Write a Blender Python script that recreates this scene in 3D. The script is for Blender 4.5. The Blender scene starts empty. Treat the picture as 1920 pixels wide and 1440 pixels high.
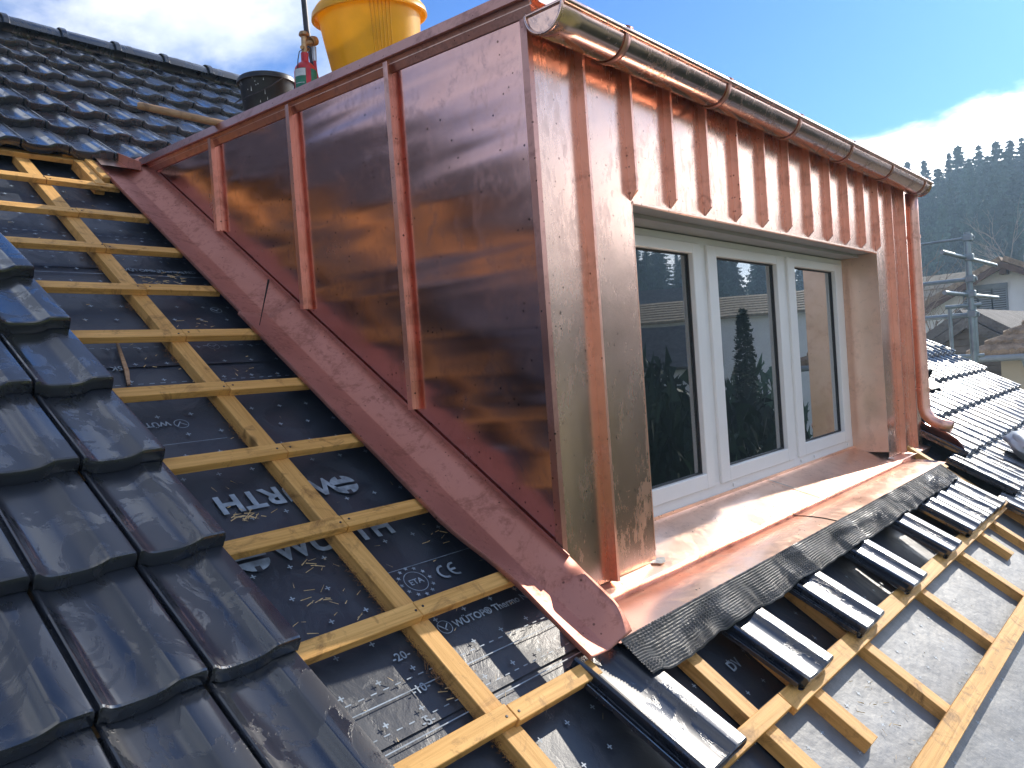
import bpy, bmesh, math, random
from mathutils import Vector, Matrix, Euler, noise
R = math.radians
random.seed(7)
scn = bpy.context.scene
COL = scn.collection

# ------------------------------------------------------------------ camera
CAM_POS = Vector((-1.7051, -1.3791, 0.6107))
CAM_R = Vector((0.664, -0.744, -0.071)).normalized()
CAM_F = Vector((0.745, 0.667, -0.0194)).normalized()
CAM_R = (CAM_R - CAM_F * CAM_R.dot(CAM_F)).normalized()
CAM_U = CAM_R.cross(CAM_F).normalized()
FPX = 1455.39
cam_data = bpy.data.cameras.new('camera')
cam_data.sensor_width = 36.0
cam_data.lens = FPX * 36.0 / 1920.0
cam_data.clip_start = 0.05
cam_data.clip_end = 3000.0
cam = bpy.data.objects.new('camera', cam_data)
COL.objects.link(cam)
m3 = Matrix((CAM_R, CAM_U, -CAM_F)).transposed()
cam.matrix_world = Matrix.Translation(CAM_POS) @ m3.to_4x4()
scn.camera = cam


def project(p):
    d = Vector(p) - CAM_POS
    z = d.dot(CAM_F)
    if z < 0.05:
        return None
    return (960 + FPX * d.dot(CAM_R) / z, 720 - FPX * d.dot(CAM_U) / z, z)


# ------------------------------------------------------------------ sky and sun
SUN_AZ, SUN_EL = -5.0, 31.0          # degrees from +X towards +Y; elevation
SKY_STRENGTH = 0.145
SUN_STRENGTH = 3.6
EXPOSURE = 0.8
world = bpy.data.worlds.new('World')
scn.world = world
world.use_nodes = True
wt = world.node_tree
for n in list(wt.nodes):
    wt.nodes.remove(n)


def nd(t, kind, **kw):
    n = t.nodes.new(kind)
    for k, v in kw.items():
        setattr(n, k, v)
    return n


def lk(t, a, b):
    t.links.new(a, b)


def math_node(t, op, a, b=None, clamp=False):
    n = nd(t, 'ShaderNodeMath', operation=op, use_clamp=clamp)
    for i, x in enumerate((a, b)):
        if x is None:
            continue
        if isinstance(x, (int, float)):
            n.inputs[i].default_value = x
        else:
            lk(t, x, n.inputs[i])
    return n.outputs[0]


def ramp(t, fac, stops, interp='LINEAR'):
    n = nd(t, 'ShaderNodeValToRGB')
    n.color_ramp.interpolation = interp
    e = n.color_ramp.elements
    while len(e) < len(stops):
        e.new(0.5)
    for el, (pos, c) in zip(e, stops):
        el.position = pos
        el.color = c if len(c) == 4 else (*c, 1)
    lk(t, fac, n.inputs[0])
    return n.outputs[0]


def mixc(t, fac, a, b, blend='MIX'):
    n = nd(t, 'ShaderNodeMix', data_type='RGBA', blend_type=blend)
    for sock, x in ((n.inputs[0], fac), (n.inputs[6], a), (n.inputs[7], b)):
        if isinstance(x, (int, float)):
            sock.default_value = x
        elif isinstance(x, tuple):
            sock.default_value = x if len(x) == 4 else (*x, 1)
        else:
            lk(t, x, sock)
    return n.outputs[2]


sky = nd(wt, 'ShaderNodeTexSky', sky_type='NISHITA', sun_disc=False)
sky.sun_elevation = R(SUN_EL)
sky.sun_rotation = R(90.0 - SUN_AZ)
sky.altitude = 600
sky.air_density = 1.0
sky.dust_density = 0.6
sky.ozone_density = 1.4
tc = nd(wt, 'ShaderNodeTexCoord')
sep = nd(wt, 'ShaderNodeSeparateXYZ')
lk(wt, tc.outputs['Generated'], sep.inputs[0])
zc = math_node(wt, 'ADD', math_node(wt, 'MAXIMUM', sep.outputs[2], 0.0), 0.22)
cx = math_node(wt, 'DIVIDE', sep.outputs[0], zc)
cy = math_node(wt, 'DIVIDE', sep.outputs[1], zc)
comb = nd(wt, 'ShaderNodeCombineXYZ')
lk(wt, cx, comb.inputs[0])
lk(wt, cy, comb.inputs[1])
cn = nd(wt, 'ShaderNodeTexNoise')
cn.inputs['Scale'].default_value = 1.15
cn.inputs['Detail'].default_value = 9
cn.inputs['Roughness'].default_value = 0.58
cn.inputs['Distortion'].default_value = 0.25
mp = nd(wt, 'ShaderNodeMapping')
mp.inputs['Location'].default_value = (3.1, 0.4, 0)
lk(wt, comb.outputs[0], mp.inputs[0])
lk(wt, mp.outputs[0], cn.inputs['Vector'])


def lobe(az, el, width):
    """1 in the direction az/el falling to 0 at `width` degrees (cumulus over the ridge, bank over the wood)"""
    v = (math.cos(R(el)) * math.cos(R(az)), math.cos(R(el)) * math.sin(R(az)), math.sin(R(el)))
    d = nd(wt, 'ShaderNodeVectorMath', operation='DOT_PRODUCT')
    lk(wt, tc.outputs['Generated'], d.inputs[0])
    d.inputs[1].default_value = v
    mr = nd(wt, 'ShaderNodeMapRange', interpolation_type='SMOOTHSTEP')
    mr.inputs[1].default_value = math.cos(R(width))
    mr.inputs[2].default_value = math.cos(R(width * 0.15))
    lk(wt, d.outputs['Value'], mr.inputs[0])
    return mr.outputs[0]


bank = nd(wt, 'ShaderNodeMapRange', interpolation_type='SMOOTHSTEP')
bank.inputs[1].default_value = 0.29
bank.inputs[2].default_value = 0.19
lk(wt, sep.outputs[2], bank.inputs[0])
dens = math_node(wt, 'ADD', cn.outputs['Fac'], math_node(wt, 'MULTIPLY', bank.outputs[0], 0.36))
dens = math_node(wt, 'ADD', dens, math_node(wt, 'MULTIPLY', lobe(66, 21, 20), 0.10))
dens = math_node(wt, 'SUBTRACT', dens, math_node(wt, 'MULTIPLY', lobe(24, 21, 28), 0.26))
cloud = nd(wt, 'ShaderNodeMapRange', interpolation_type='SMOOTHSTEP')
cloud.inputs[1].default_value = 0.45
cloud.inputs[2].default_value = 0.66
lk(wt, dens, cloud.inputs[0])
cn2 = nd(wt, 'ShaderNodeTexNoise')
cn2.inputs['Scale'].default_value = 2.6
cn2.inputs['Detail'].default_value = 6
lk(wt, mp.outputs[0], cn2.inputs['Vector'])
ccol = ramp(wt, cn2.outputs['Fac'], [(0.32, (0.55, 0.62, 0.70)), (0.60, (1.0, 1.0, 1.0))])
# clouds scatter forward: they are brighter towards the sun
glow = lobe(SUN_AZ, SUN_EL, 40)
cs = nd(wt, 'ShaderNodeVectorMath', operation='SCALE')
lk(wt, ccol, cs.inputs[0])
lk(wt, math_node(wt, 'ADD', math_node(wt, 'MULTIPLY', glow, 25.0), 6.4), cs.inputs['Scale'])
ccol = cs.outputs[0]
skyc = mixc(wt, 1.0, sky.outputs[0], (0.185, 0.40, 0.73), 'MULTIPLY')
final = mixc(wt, math_node(wt, 'MULTIPLY', cloud.outputs[0], 0.94), skyc, ccol)
bg = nd(wt, 'ShaderNodeBackground')
bg.inputs['Strength'].default_value = SKY_STRENGTH
lk(wt, final, bg.inputs['Color'])
wo = nd(wt, 'ShaderNodeOutputWorld')
lk(wt, bg.outputs[0], wo.inputs['Surface'])

sd = bpy.data.lights.new('sun', 'SUN')
sd.energy = SUN_STRENGTH
sd.angle = R(0.53)
sd.color = (1.0, 0.92, 0.80)
sun = bpy.data.objects.new('sun', sd)
COL.objects.link(sun)
SUN_DIR = Vector((math.cos(R(SUN_EL)) * math.cos(R(SUN_AZ)), math.cos(R(SUN_EL)) * math.sin(R(SUN_AZ)), math.sin(R(SUN_EL))))
sun.rotation_euler = SUN_DIR.to_track_quat('Z', 'Y').to_euler()
sun.location = SUN_DIR * 50

vs = scn.view_settings
vs.view_transform = 'Standard'
vs.look = 'None'
vs.exposure = EXPOSURE
vs.gamma = 1.0
vs.use_curve_mapping = False
scn.cycles.use_denoising = True
scn.cycles.max_bounces = 9
scn.cycles.glossy_bounces = 5
scn.cycles.transparent_max_bounces = 8
scn.cycles.volume_bounces = 0
scn.cycles.caustics_reflective = True
scn.cycles.blur_glossy = 0.6
scn.cycles.sample_clamp_indirect = 6.0


# ------------------------------------------------------------------ mesh helpers
class MB:
    def __init__(s):
        s.v, s.f = [], []

    def add(s, vs_, fs):
        o = len(s.v)
        s.v += [tuple(p) for p in vs_]
        s.f += [tuple(i + o for i in f) for f in fs]
        return s

    def box(s, x0, x1, y0, y1, z0, z1):
        return s.add([(x0, y0, z0), (x1, y0, z0), (x1, y1, z0), (x0, y1, z0), (x0, y0, z1), (x1, y0, z1), (x1, y1, z1), (x0, y1, z1)],
                     [(3, 2, 1, 0), (4, 5, 6, 7), (0, 1, 5, 4), (1, 2, 6, 5), (2, 3, 7, 6), (3, 0, 4, 7)])

    def cbox(s, x0, x1, y0, y1, z0, z1, b):
        """box with chamfered edges"""
        bm = bmesh.new()
        m = MB().box(x0, x1, y0, y1, z0, z1)
        vv = [bm.verts.new(p) for p in m.v]
        for f in m.f:
            bm.faces.new([vv[i] for i in f])
        bmesh.ops.bevel(bm, geom=list(bm.edges), offset=b, segments=1, affect='EDGES')
        bm.verts.index_update()
        s.add([v.co[:] for v in bm.verts], [[v.index for v in f.verts] for f in bm.faces])
        bm.free()
        return s

    def obox(s, a, b, w, h, up=(0, 0, 1)):
        """bar from a to b, width w, height h"""
        a, b = Vector(a), Vector(b)
        d = (b - a).normalized()
        up = Vector(up)
        sx = d.cross(up).normalized()
        uz = sx.cross(d).normalized()
        pts = []
        for p in (a, b):
            for i, j in ((-1, -1), (1, -1), (1, 1), (-1, 1)):
                pts.append(p + sx * (i * w / 2) + uz * (j * h / 2))
        return s.add(pts, [(3, 2, 1, 0), (4, 5, 6, 7), (0, 1, 5, 4), (1, 2, 6, 5), (2, 3, 7, 6), (3, 0, 4, 7)])

    def prism(s, prof, axis, a, b):
        """closed polygon profile (2D) extruded along an axis from a to b"""
        n = len(prof)

        def P(q, t):
            if axis == 0:
                return (t, q[0], q[1])
            if axis == 1:
                return (q[0], t, q[1])
            return (q[0], q[1], t)
        return s.add([P(q, a) for q in prof] + [P(q, b) for q in prof],
                     [tuple(range(n))[::-1], tuple(range(n, 2 * n))] + [(i, (i + 1) % n, n + (i + 1) % n, n + i) for i in range(n)])

    def sheet(s, rows, thick=0.0):
        """grid of points; thick > 0 gives it a second face under it along -Z"""
        nr, nc = len(rows), len(rows[0])
        s0 = len(s.v)
        for r in rows:
            s.v += [tuple(p) for p in r]
        F = []
        for i in range(nr - 1):
            for j in range(nc - 1):
                F.append((s0 + i * nc + j, s0 + i * nc + j + 1, s0 + (i + 1) * nc + j + 1, s0 + (i + 1) * nc + j))
        s.f += F
        return s

    def tube(s, pts, rads, n=10, cap=True):
        pts = [Vector(p) for p in pts]
        if isinstance(rads, (int, float)):
            rads = [rads] * len(pts)
        ref = None
        o = len(s.v)
        for k, p in enumerate(pts):
            d = (pts[min(k + 1, len(pts) - 1)] - pts[max(k - 1, 0)]).normalized()
            if ref is None:
                ref = d.orthogonal().normalized()
            ref = (ref - d * ref.dot(d)).normalized()
            bi = d.cross(ref)
            for i in range(n):
                a = 2 * math.pi * i / n
                s.v.append(tuple(p + (ref * math.cos(a) + bi * math.sin(a)) * rads[k]))
        for k in range(len(pts) - 1):
            for i in range(n):
                s.f.append((o + k * n + i, o + k * n + (i + 1) % n, o + (k + 1) * n + (i + 1) % n, o + (k + 1) * n + i))
        if cap:
            s.f.append(tuple(o + i for i in range(n))[::-1])
            s.f.append(tuple(o + (len(pts) - 1) * n + i for i in range(n)))
        return s

    def lathe(s, prof, n=32, origin=(0, 0, 0)):
        o = len(s.v)
        ox, oy, oz = origin
        for r, z in prof:
            for i in range(n):
                a = 2 * math.pi * i / n
                s.v.append((ox + r * math.cos(a), oy + r * math.sin(a), oz + z))
        for k in range(len(prof) - 1):
            for i in range(n):
                s.f.append((o + k * n + i, o + k * n + (i + 1) % n, o + (k + 1) * n + (i + 1) % n, o + (k + 1) * n + i))
        return s

    def mesh(s, name, mat, smooth=None):
        me = bpy.data.meshes.new(name)
        me.from_pydata(s.v, [], s.f)
        me.update()
        if mat is not None:
            me.materials.append(mat)
        if smooth is not None:
            me.polygons.foreach_set('use_smooth', [True] * len(me.polygons))
            me.set_sharp_from_angle(angle=R(smooth))
        return me

    def build(s, name, mat, parent=None, smooth=None, solid=0.0):
        ob = bpy.data.objects.new(name, s.mesh(name, mat, smooth))
        COL.objects.link(ob)
        ob.parent = parent
        if solid:
            md = ob.modifiers.new('thickness', 'SOLIDIFY')
            md.thickness = solid
            md.offset = 0
        return ob


def tag(o, label=None, cat=None, group=None, kind=None):
    for k, v in (('label', label), ('category', cat), ('group', group), ('kind', kind)):
        if v:
            o[k] = v
    return o


def empty(name, loc=(0, 0, 0), rot=(0, 0, 0)):
    o = bpy.data.objects.new(name, None)
    COL.objects.link(o)
    o.location = loc
    o.rotation_euler = rot
    o.empty_display_size = 0.1
    return o


def inst(me, name, parent, loc=(0, 0, 0), rot=(0, 0, 0), scale=(1, 1, 1)):
    o = bpy.data.objects.new(name, me)
    COL.objects.link(o)
    o.parent = parent
    o.location = loc
    o.rotation_euler = rot
    o.scale = scale
    return o


# ------------------------------------------------------------------ materials
def mat_base(name):
    m = bpy.data.materials.new(name)
    m.use_nodes = True
    t = m.node_tree
    return m, t, t.nodes['Principled BSDF']


def pos_noise(t, scale, sc=(1, 1, 1), detail=4, rough=0.55, dist=0.0, coord='pos'):
    if coord == 'pos':
        g = nd(t, 'ShaderNodeNewGeometry').outputs['Position']
    else:
        g = nd(t, 'ShaderNodeTexCoord').outputs['Object']
    mpn = nd(t, 'ShaderNodeMapping')
    mpn.inputs['Scale'].default_value = sc
    lk(t, g, mpn.inputs[0])
    n = nd(t, 'ShaderNodeTexNoise')
    n.inputs['Scale'].default_value = scale
    n.inputs['Detail'].default_value = detail
    n.inputs['Roughness'].default_value = rough
    n.inputs['Distortion'].default_value = dist
    lk(t, mpn.outputs[0], n.inputs['Vector'])
    return n.outputs['Fac']


def bump(t, bsdf, h, dist, strength=1.0, prev=None):
    b = nd(t, 'ShaderNodeBump')
    b.inputs['Strength'].default_value = strength
    b.inputs['Distance'].default_value = dist
    lk(t, h, b.inputs['Height'])
    if prev is not None:
        lk(t, prev, b.inputs['Normal'])
    lk(t, b.outputs[0], bsdf.inputs['Normal'])
    return b.outputs[0]


def simple(name, col, rough=0.6, metal=0.0, var=0.15, scale=8.0, bumpd=0.0, sc=(1, 1, 1)):
    m, t, b = mat_base(name)
    n = pos_noise(t, scale, sc)
    lo = tuple(c * (1 - var) for c in col)
    hi = tuple(min(1, c * (1 + var)) for c in col)
    lk(t, ramp(t, n, [(0.3, lo), (0.7, hi)]), b.inputs['Base Color'])
    b.inputs['Roughness'].default_value = rough
    b.inputs['Metallic'].default_value = metal
    if bumpd:
        bump(t, b, pos_noise(t, scale * 4, sc), bumpd)
    return m


def copper(name, lo, hi, r0, r1, wave=0.004, wsc=(1, 1, 1), wscale=2.2, spots=True, streak=(1, 1, 1), dull=0.4):
    """sheet copper: mirror-like mill finish, dull fingerprints and run marks, rain drops, oil-canning waves"""
    m, t, b = mat_base(name)
    big = pos_noise(t, 2.3, streak, 6, 0.62, 0.6)
    fine = pos_noise(t, 55.0, streak, 5, 0.7)
    c = ramp(t, big, [(0.30, lo), (0.68, hi)])
    tarn = ramp(t, math_node(t, 'MULTIPLY', pos_noise(t, 7.0, streak, 8, 0.72, 1.2), math_node(t, 'ADD', fine, 0.5)),
                [(0.50, (0, 0, 0)), (0.66, (1, 1, 1))])
    c = mixc(t, math_node(t, 'MULTIPLY', tarn, dull), c, tuple(x * 0.6 for x in lo))
    rg = nd(t, 'ShaderNodeMapRange')
    rg.inputs[1].default_value = 0.3
    rg.inputs[2].default_value = 0.72
    rg.inputs[3].default_value = r0
    rg.inputs[4].default_value = r1
    lk(t, big, rg.inputs[0])
    rough = math_node(t, 'ADD', rg.outputs[0], math_node(t, 'MULTIPLY', tarn, 0.4 * dull))
    if spots:
        g = nd(t, 'ShaderNodeNewGeometry')
        vo = nd(t, 'ShaderNodeTexVoronoi')
        vo.inputs['Scale'].default_value = 46.0
        lk(t, g.outputs['Position'], vo.inputs['Vector'])
        sepc = nd(t, 'ShaderNodeSeparateColor')
        lk(t, vo.outputs['Color'], sepc.inputs[0])
        size = math_node(t, 'MULTIPLY', sepc.outputs[0], 0.17)
        gate = math_node(t, 'GREATER_THAN', math_node(t, 'MULTIPLY', sepc.outputs[1], math_node(t, 'ADD', big, 0.35)), 0.50)
        drop = math_node(t, 'MULTIPLY', math_node(t, 'LESS_THAN', vo.outputs['Distance'], size), gate)
        c = mixc(t, math_node(t, 'MULTIPLY', drop, 0.75), c, (0.10, 0.045, 0.035))
        rough = math_node(t, 'SUBTRACT', rough, math_node(t, 'MULTIPLY', drop, 0.1))
    lk(t, c, b.inputs['Base Color'])
    lk(t, rough, b.inputs['Roughness'])
    b.inputs['Metallic'].default_value = 1.0
    w1 = pos_noise(t, wscale, wsc, 2, 0.45, 0.3)
    p = bump(t, b, w1, wave)
    bump(t, b, fine, 0.00006, 1.0, p)
    return m


M = {}
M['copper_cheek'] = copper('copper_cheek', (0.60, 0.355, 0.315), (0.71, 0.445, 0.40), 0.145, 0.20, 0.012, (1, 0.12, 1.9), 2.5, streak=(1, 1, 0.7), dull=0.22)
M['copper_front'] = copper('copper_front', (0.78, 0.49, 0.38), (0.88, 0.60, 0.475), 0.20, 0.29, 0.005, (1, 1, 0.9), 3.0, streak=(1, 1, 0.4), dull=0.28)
M['copper_seam'] = copper('copper_seam', (0.76, 0.40, 0.30), (0.88, 0.52, 0.41), 0.30, 0.42, 0.002, (1, 1, 1), 9.0)
M['copper_flash'] = copper('copper_flash', (0.50, 0.22, 0.165), (0.62, 0.30, 0.235), 0.52, 0.64, 0.004, (1, 1, 1), 3.0)
M['copper_apron'] = copper('copper_apron', (0.80, 0.52, 0.39), (0.92, 0.66, 0.53), 0.26, 0.36, 0.006, (1, 1, 1), 3.2, dull=0.3)
M['copper_gutter'] = copper('copper_gutter', (0.70, 0.45, 0.36), (0.84, 0.58, 0.48), 0.13, 0.22, 0.002, (0.4, 1, 1), 4.0, spots=False)
M['copper_trim'] = copper('copper_trim', (0.50, 0.25, 0.20), (0.64, 0.35, 0.28), 0.30, 0.42, 0.003, (1, 1, 1), 4.0)


def tile_material():
    m, t, b = mat_base('anthracite_tile')
    oi = nd(t, 'ShaderNodeObjectInfo')
    wet = ramp(t, pos_noise(t, 9.0, (1, 0.55, 0.55), 8, 0.66, 0.8), [(0.475, (0, 0, 0)), (0.515, (1, 1, 1))])
    big = pos_noise(t, 4.0, (1, 1, 1), 4)
    c = mixc(t, big, (0.0095, 0.0125, 0.020), (0.018, 0.022, 0.032))
    c = mixc(t, math_node(t, 'MULTIPLY', oi.outputs['Random'], 0.4), c, (0.026, 0.032, 0.043))
    c = mixc(t, math_node(t, 'MULTIPLY', wet, 0.5), c, (0.010, 0.012, 0.018))
    dust = ramp(t, pos_noise(t, 160.0, (1, 1, 1), 2, 0.5), [(0.70, (0, 0, 0)), (0.76, (1, 1, 1))])
    c = mixc(t, math_node(t, 'MULTIPLY', dust, 0.25), c, (0.10, 0.11, 0.12))
    lk(t, c, b.inputs['Base Color'])
    r = math_node(t, 'SUBTRACT', 0.34, math_node(t, 'MULTIPLY', wet, 0.17))
    r = math_node(t, 'ADD', r, math_node(t, 'MULTIPLY', big, 0.08))
    lk(t, r, b.inputs['Roughness'])
    b.inputs['Specular IOR Level'].default_value = 0.68
    lk(t, math_node(t, 'ADD', math_node(t, 'MULTIPLY', wet, 0.55), 0.4), b.inputs['Coat Weight'])
    b.inputs['Coat IOR'].default_value = 1.6
    lk(t, math_node(t, 'SUBTRACT', 0.21, math_node(t, 'MULTIPLY', wet, 0.11)), b.inputs['Coat Roughness'])
    p = bump(t, b, wet, 0.0005, 0.6)
    bump(t, b, pos_noise(t, 220.0, (1, 1, 1), 3), 0.00018, 1.0, p)
    return m


M['tile'] = tile_material()


def wood(name, lo, hi, dark, axis=0, rough=0.62, spec=0.3):
    m, t, b = mat_base(name)
    sc = [60, 60, 60]
    sc[axis] = 2.2
    oi = nd(t, 'ShaderNodeObjectInfo')
    tcn = nd(t, 'ShaderNodeTexCoord')
    add = nd(t, 'ShaderNodeVectorMath', operation='ADD')
    lk(t, tcn.outputs['Object'], add.inputs[0])
    cb = nd(t, 'ShaderNodeCombineXYZ')
    lk(t, math_node(t, 'MULTIPLY', oi.outputs['Random'], 37.0), cb.inputs[axis])
    lk(t, cb.outputs[0], add.inputs[1])

    def nz(scale, s, d=5, r=0.6, ds=0.0):
        mpn = nd(t, 'ShaderNodeMapping')
        mpn.inputs['Scale'].default_value = s
        lk(t, add.outputs[0], mpn.inputs[0])
        n = nd(t, 'ShaderNodeTexNoise')
        n.inputs['Scale'].default_value = scale
        n.inputs['Detail'].default_value = d
        n.inputs['Roughness'].default_value = r
        n.inputs['Distortion'].default_value = ds
        lk(t, mpn.outputs[0], n.inputs['Vector'])
        return n.outputs['Fac']
    grain = nz(1.0, tuple(sc), 6, 0.65, 0.8)
    c = ramp(t, grain, [(0.32, lo), (0.66, hi)])
    stain = ramp(t, nz(9.0, (1, 1, 1), 8, 0.72, 1.0), [(0.52, (0, 0, 0)), (0.66, (1, 1, 1))])
    c = mixc(t, math_node(t, 'MULTIPLY', stain, 0.75), c, dark)
    knot = ramp(t, nz(5.0, (1, 1, 1), 1, 0.4), [(0.745, (0, 0, 0)), (0.77, (1, 1, 1))])
    c = mixc(t, math_node(t, 'MULTIPLY', knot, 0.8), c, tuple(x * 0.5 for x in dark))
    c = mixc(t, math_node(t, 'MULTIPLY', oi.outputs['Random'], 0.22), c, lo)
    lk(t, c, b.inputs['Base Color'])
    b.inputs['Roughness'].default_value = rough
    b.inputs['Specular IOR Level'].default_value = spec
    bump(t, b, grain, 0.0012)
    return m


M['batten'] = wood('batten_timber', (0.53, 0.272, 0.067), (0.84, 0.48, 0.155), (0.13, 0.055, 0.018), 0)
M['counter'] = wood('counter_batten_timber', (0.53, 0.275, 0.07), (0.83, 0.475, 0.16), (0.14, 0.06, 0.02), 1)
M['handle'] = wood('handle_timber', (0.36, 0.21, 0.11), (0.55, 0.36, 0.21), (0.12, 0.06, 0.03), 0, 0.5)


def membrane_material():
    m, t, b = mat_base('underlay_membrane')
    wet = ramp(t, pos_noise(t, 7.0, (1, 0.7, 0.7), 8, 0.66, 0.9), [(0.45, (0, 0, 0)), (0.52, (1, 1, 1))])
    wr = pos_noise(t, 3.2, (1, 1, 1), 5, 0.5, 0.9)
    fine = pos_noise(t, 240.0, (1, 1, 1), 3, 0.6)
    c = mixc(t, pos_noise(t, 2.0), (0.020, 0.027, 0.042), (0.040, 0.050, 0.068))
    c = mixc(t, math_node(t, 'MULTIPLY', wet, 0.5), c, (0.017, 0.022, 0.033))
    lk(t, c, b.inputs['Base Color'])
    lk(t, math_node(t, 'SUBTRACT', 0.52, math_node(t, 'MULTIPLY', wet, 0.14)), b.inputs['Roughness'])
    b.inputs['Specular IOR Level'].default_value = 0.65
    p = bump(t, b, wr, 0.007)
    p = bump(t, b, wet, 0.0006, 0.7, p)
    bump(t, b, fine, 0.0003, 1.0, p)
    return m


M['membrane'] = membrane_material()
M['print'] = simple('printed_ink', (0.25, 0.31, 0.37), 0.5, var=0.4, scale=30)
M['sunlit_underlay'] = simple('sunlit_underlay_grey', (0.17, 0.18, 0.19), 0.55, var=0.25, scale=5, bumpd=0.004)  # lit copy of the underlay colour, sunlight painted in as paler grey
M['mesh_black'] = simple('pleated_mesh', (0.055, 0.057, 0.062), 0.38, var=0.3, scale=20)
M['white_frame'] = simple('window_paint', (0.80, 0.785, 0.77), 0.34, var=0.04, scale=3)
M['gasket'] = simple('rubber_gasket', (0.03, 0.03, 0.032), 0.6)
M['grey_box'] = simple('grey_fascia', (0.36, 0.36, 0.37), 0.45, var=0.06)
M['solder'] = simple('solder', (0.42, 0.40, 0.38), 0.35, 0.8, var=0.3, scale=40)
M['black_plastic'] = simple('black_plastic', (0.014, 0.015, 0.018), 0.42, var=0.4, scale=25)
M['yellow'] = simple('yellow_plastic', (0.88, 0.50, 0.010), 0.34, var=0.14, scale=9)
ym = M['yellow'].node_tree
ytr = nd(ym, 'ShaderNodeBsdfTranslucent')
ytr.inputs['Color'].default_value = (0.95, 0.66, 0.02, 1)
ymx = nd(ym, 'ShaderNodeMixShader')
ymx.inputs[0].default_value = 0.30
lk(ym, ym.nodes['Principled BSDF'].outputs[0], ymx.inputs[1])
lk(ym, ytr.outputs[0], ymx.inputs[2])
lk(ym, ymx.outputs[0], ym.nodes['Material Output'].inputs['Surface'])
M['red'] = simple('red_paint', (0.50, 0.02, 0.028), 0.35, var=0.2, scale=30)
M['green'] = simple('green_label', (0.015, 0.16, 0.085), 0.45, var=0.3, scale=60)
M['label_white'] = simple('label_white', (0.55, 0.58, 0.58), 0.5, var=0.15, scale=80)
M['brass'] = simple('brass', (0.45, 0.28, 0.14), 0.4, 0.9, var=0.35, scale=40)
M['steel'] = simple('steel', (0.45, 0.46, 0.47), 0.3, 0.95, var=0.2, scale=30)
M['dark_steel'] = simple('dark_steel', (0.05, 0.05, 0.055), 0.5, 0.6, var=0.3, scale=30)
M['galv'] = simple('galvanised_steel', (0.30, 0.36, 0.38), 0.45, 0.6, var=0.2, scale=10)
M['blue'] = simple('blue_handle', (0.03, 0.10, 0.30), 0.4, var=0.2)
M['blue_label'] = simple('blue_label', (0.02, 0.06, 0.30), 0.4, var=0.1)
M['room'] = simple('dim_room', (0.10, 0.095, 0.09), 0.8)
M['curtain'] = simple('curtain_cloth', (0.30, 0.29, 0.28), 0.8, var=0.1)
M['straw'] = simple('wood_sliver', (0.55, 0.40, 0.20), 0.7, var=0.35, scale=60)
M['fluff'] = simple('brown_fibre', (0.27, 0.145, 0.065), 0.9, var=0.5, scale=60)
M['plaster'] = simple('white_plaster', (0.88, 0.87, 0.84), 0.85, var=0.05, scale=1.5)
M['cream'] = simple('cream_plaster', (0.50, 0.44, 0.34), 0.85, var=0.08, scale=1.5)
M['grey_wall'] = simple('grey_plaster', (0.42, 0.43, 0.44), 0.85, var=0.06, scale=1.5)
M['roof_brown'] = simple('brown_roof_tile', (0.34, 0.245, 0.165), 0.8, var=0.4, scale=7, bumpd=0.03)
M['roof_tan'] = simple('tan_roof_tile', (0.33, 0.26, 0.17), 0.8, var=0.3, scale=5, bumpd=0.03)
M['roof_grey'] = simple('grey_roof_tile', (0.12, 0.115, 0.11), 0.9, var=0.3, scale=4, bumpd=0.03)
M['siding'] = simple('weathered_boards', (0.13, 0.115, 0.10), 0.8, var=0.3, scale=5)
M['verge'] = simple('brown_timber', (0.13, 0.075, 0.05), 0.7, var=0.2, scale=5)
M['window_dark'] = simple('window_dark', (0.05, 0.06, 0.07), 0.15, var=0.1)
M['shutter'] = simple('grey_shutter', (0.24, 0.27, 0.29), 0.5, var=0.1)
M['bark'] = simple('bark', (0.085, 0.062, 0.045), 0.9, var=0.3, scale=4)
M['twig'] = simple('pale_twigs', (0.26, 0.20, 0.15), 0.9, var=0.3, scale=4)
M['needle'] = simple('spruce_needles', (0.030, 0.060, 0.032), 0.7, var=0.5, scale=0.6)
M['needle_b'] = simple('fir_needles', (0.045, 0.078, 0.042), 0.7, var=0.5, scale=0.6)
for nm in ('needle', 'needle_b'):                  # every tree of the wood has its own green
    nt = M[nm].node_tree
    nb_ = nt.nodes['Principled BSDF']
    src = nb_.inputs['Base Color'].links[0].from_socket
    hs = nd(nt, 'ShaderNodeHueSaturation')
    rnd = nd(nt, 'ShaderNodeObjectInfo').outputs['Random']
    lk(nt, math_node(nt, 'ADD', math_node(nt, 'MULTIPLY', rnd, 1.3), 0.45), hs.inputs['Value'])
    lk(nt, math_node(nt, 'ADD', math_node(nt, 'MULTIPLY', rnd, 0.05), 0.475), hs.inputs['Hue'])
    lk(nt, src, hs.inputs['Color'])
    lk(nt, hs.outputs[0], nb_.inputs['Base Color'])
M['thuja'] = simple('hedge_needles', (0.022, 0.045, 0.020), 0.7, var=0.5, scale=2)


def ground_material():
    m, t, b = mat_base('meadow')
    c = ramp(t, pos_noise(t, 0.05, (1, 1, 0), 8, 0.6), [(0.35, (0.075, 0.10, 0.03)), (0.55, (0.16, 0.19, 0.05)), (0.7, (0.20, 0.20, 0.09))])
    c = mixc(t, math_node(t, 'MULTIPLY', pos_noise(t, 3.0, (1, 1, 1), 6), 0.5), c, (0.07, 0.06, 0.035))
    lk(t, c, b.inputs['Base Color'])
    b.inputs['Roughness'].default_value = 0.9
    return m


M['ground'] = ground_material()


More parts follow.
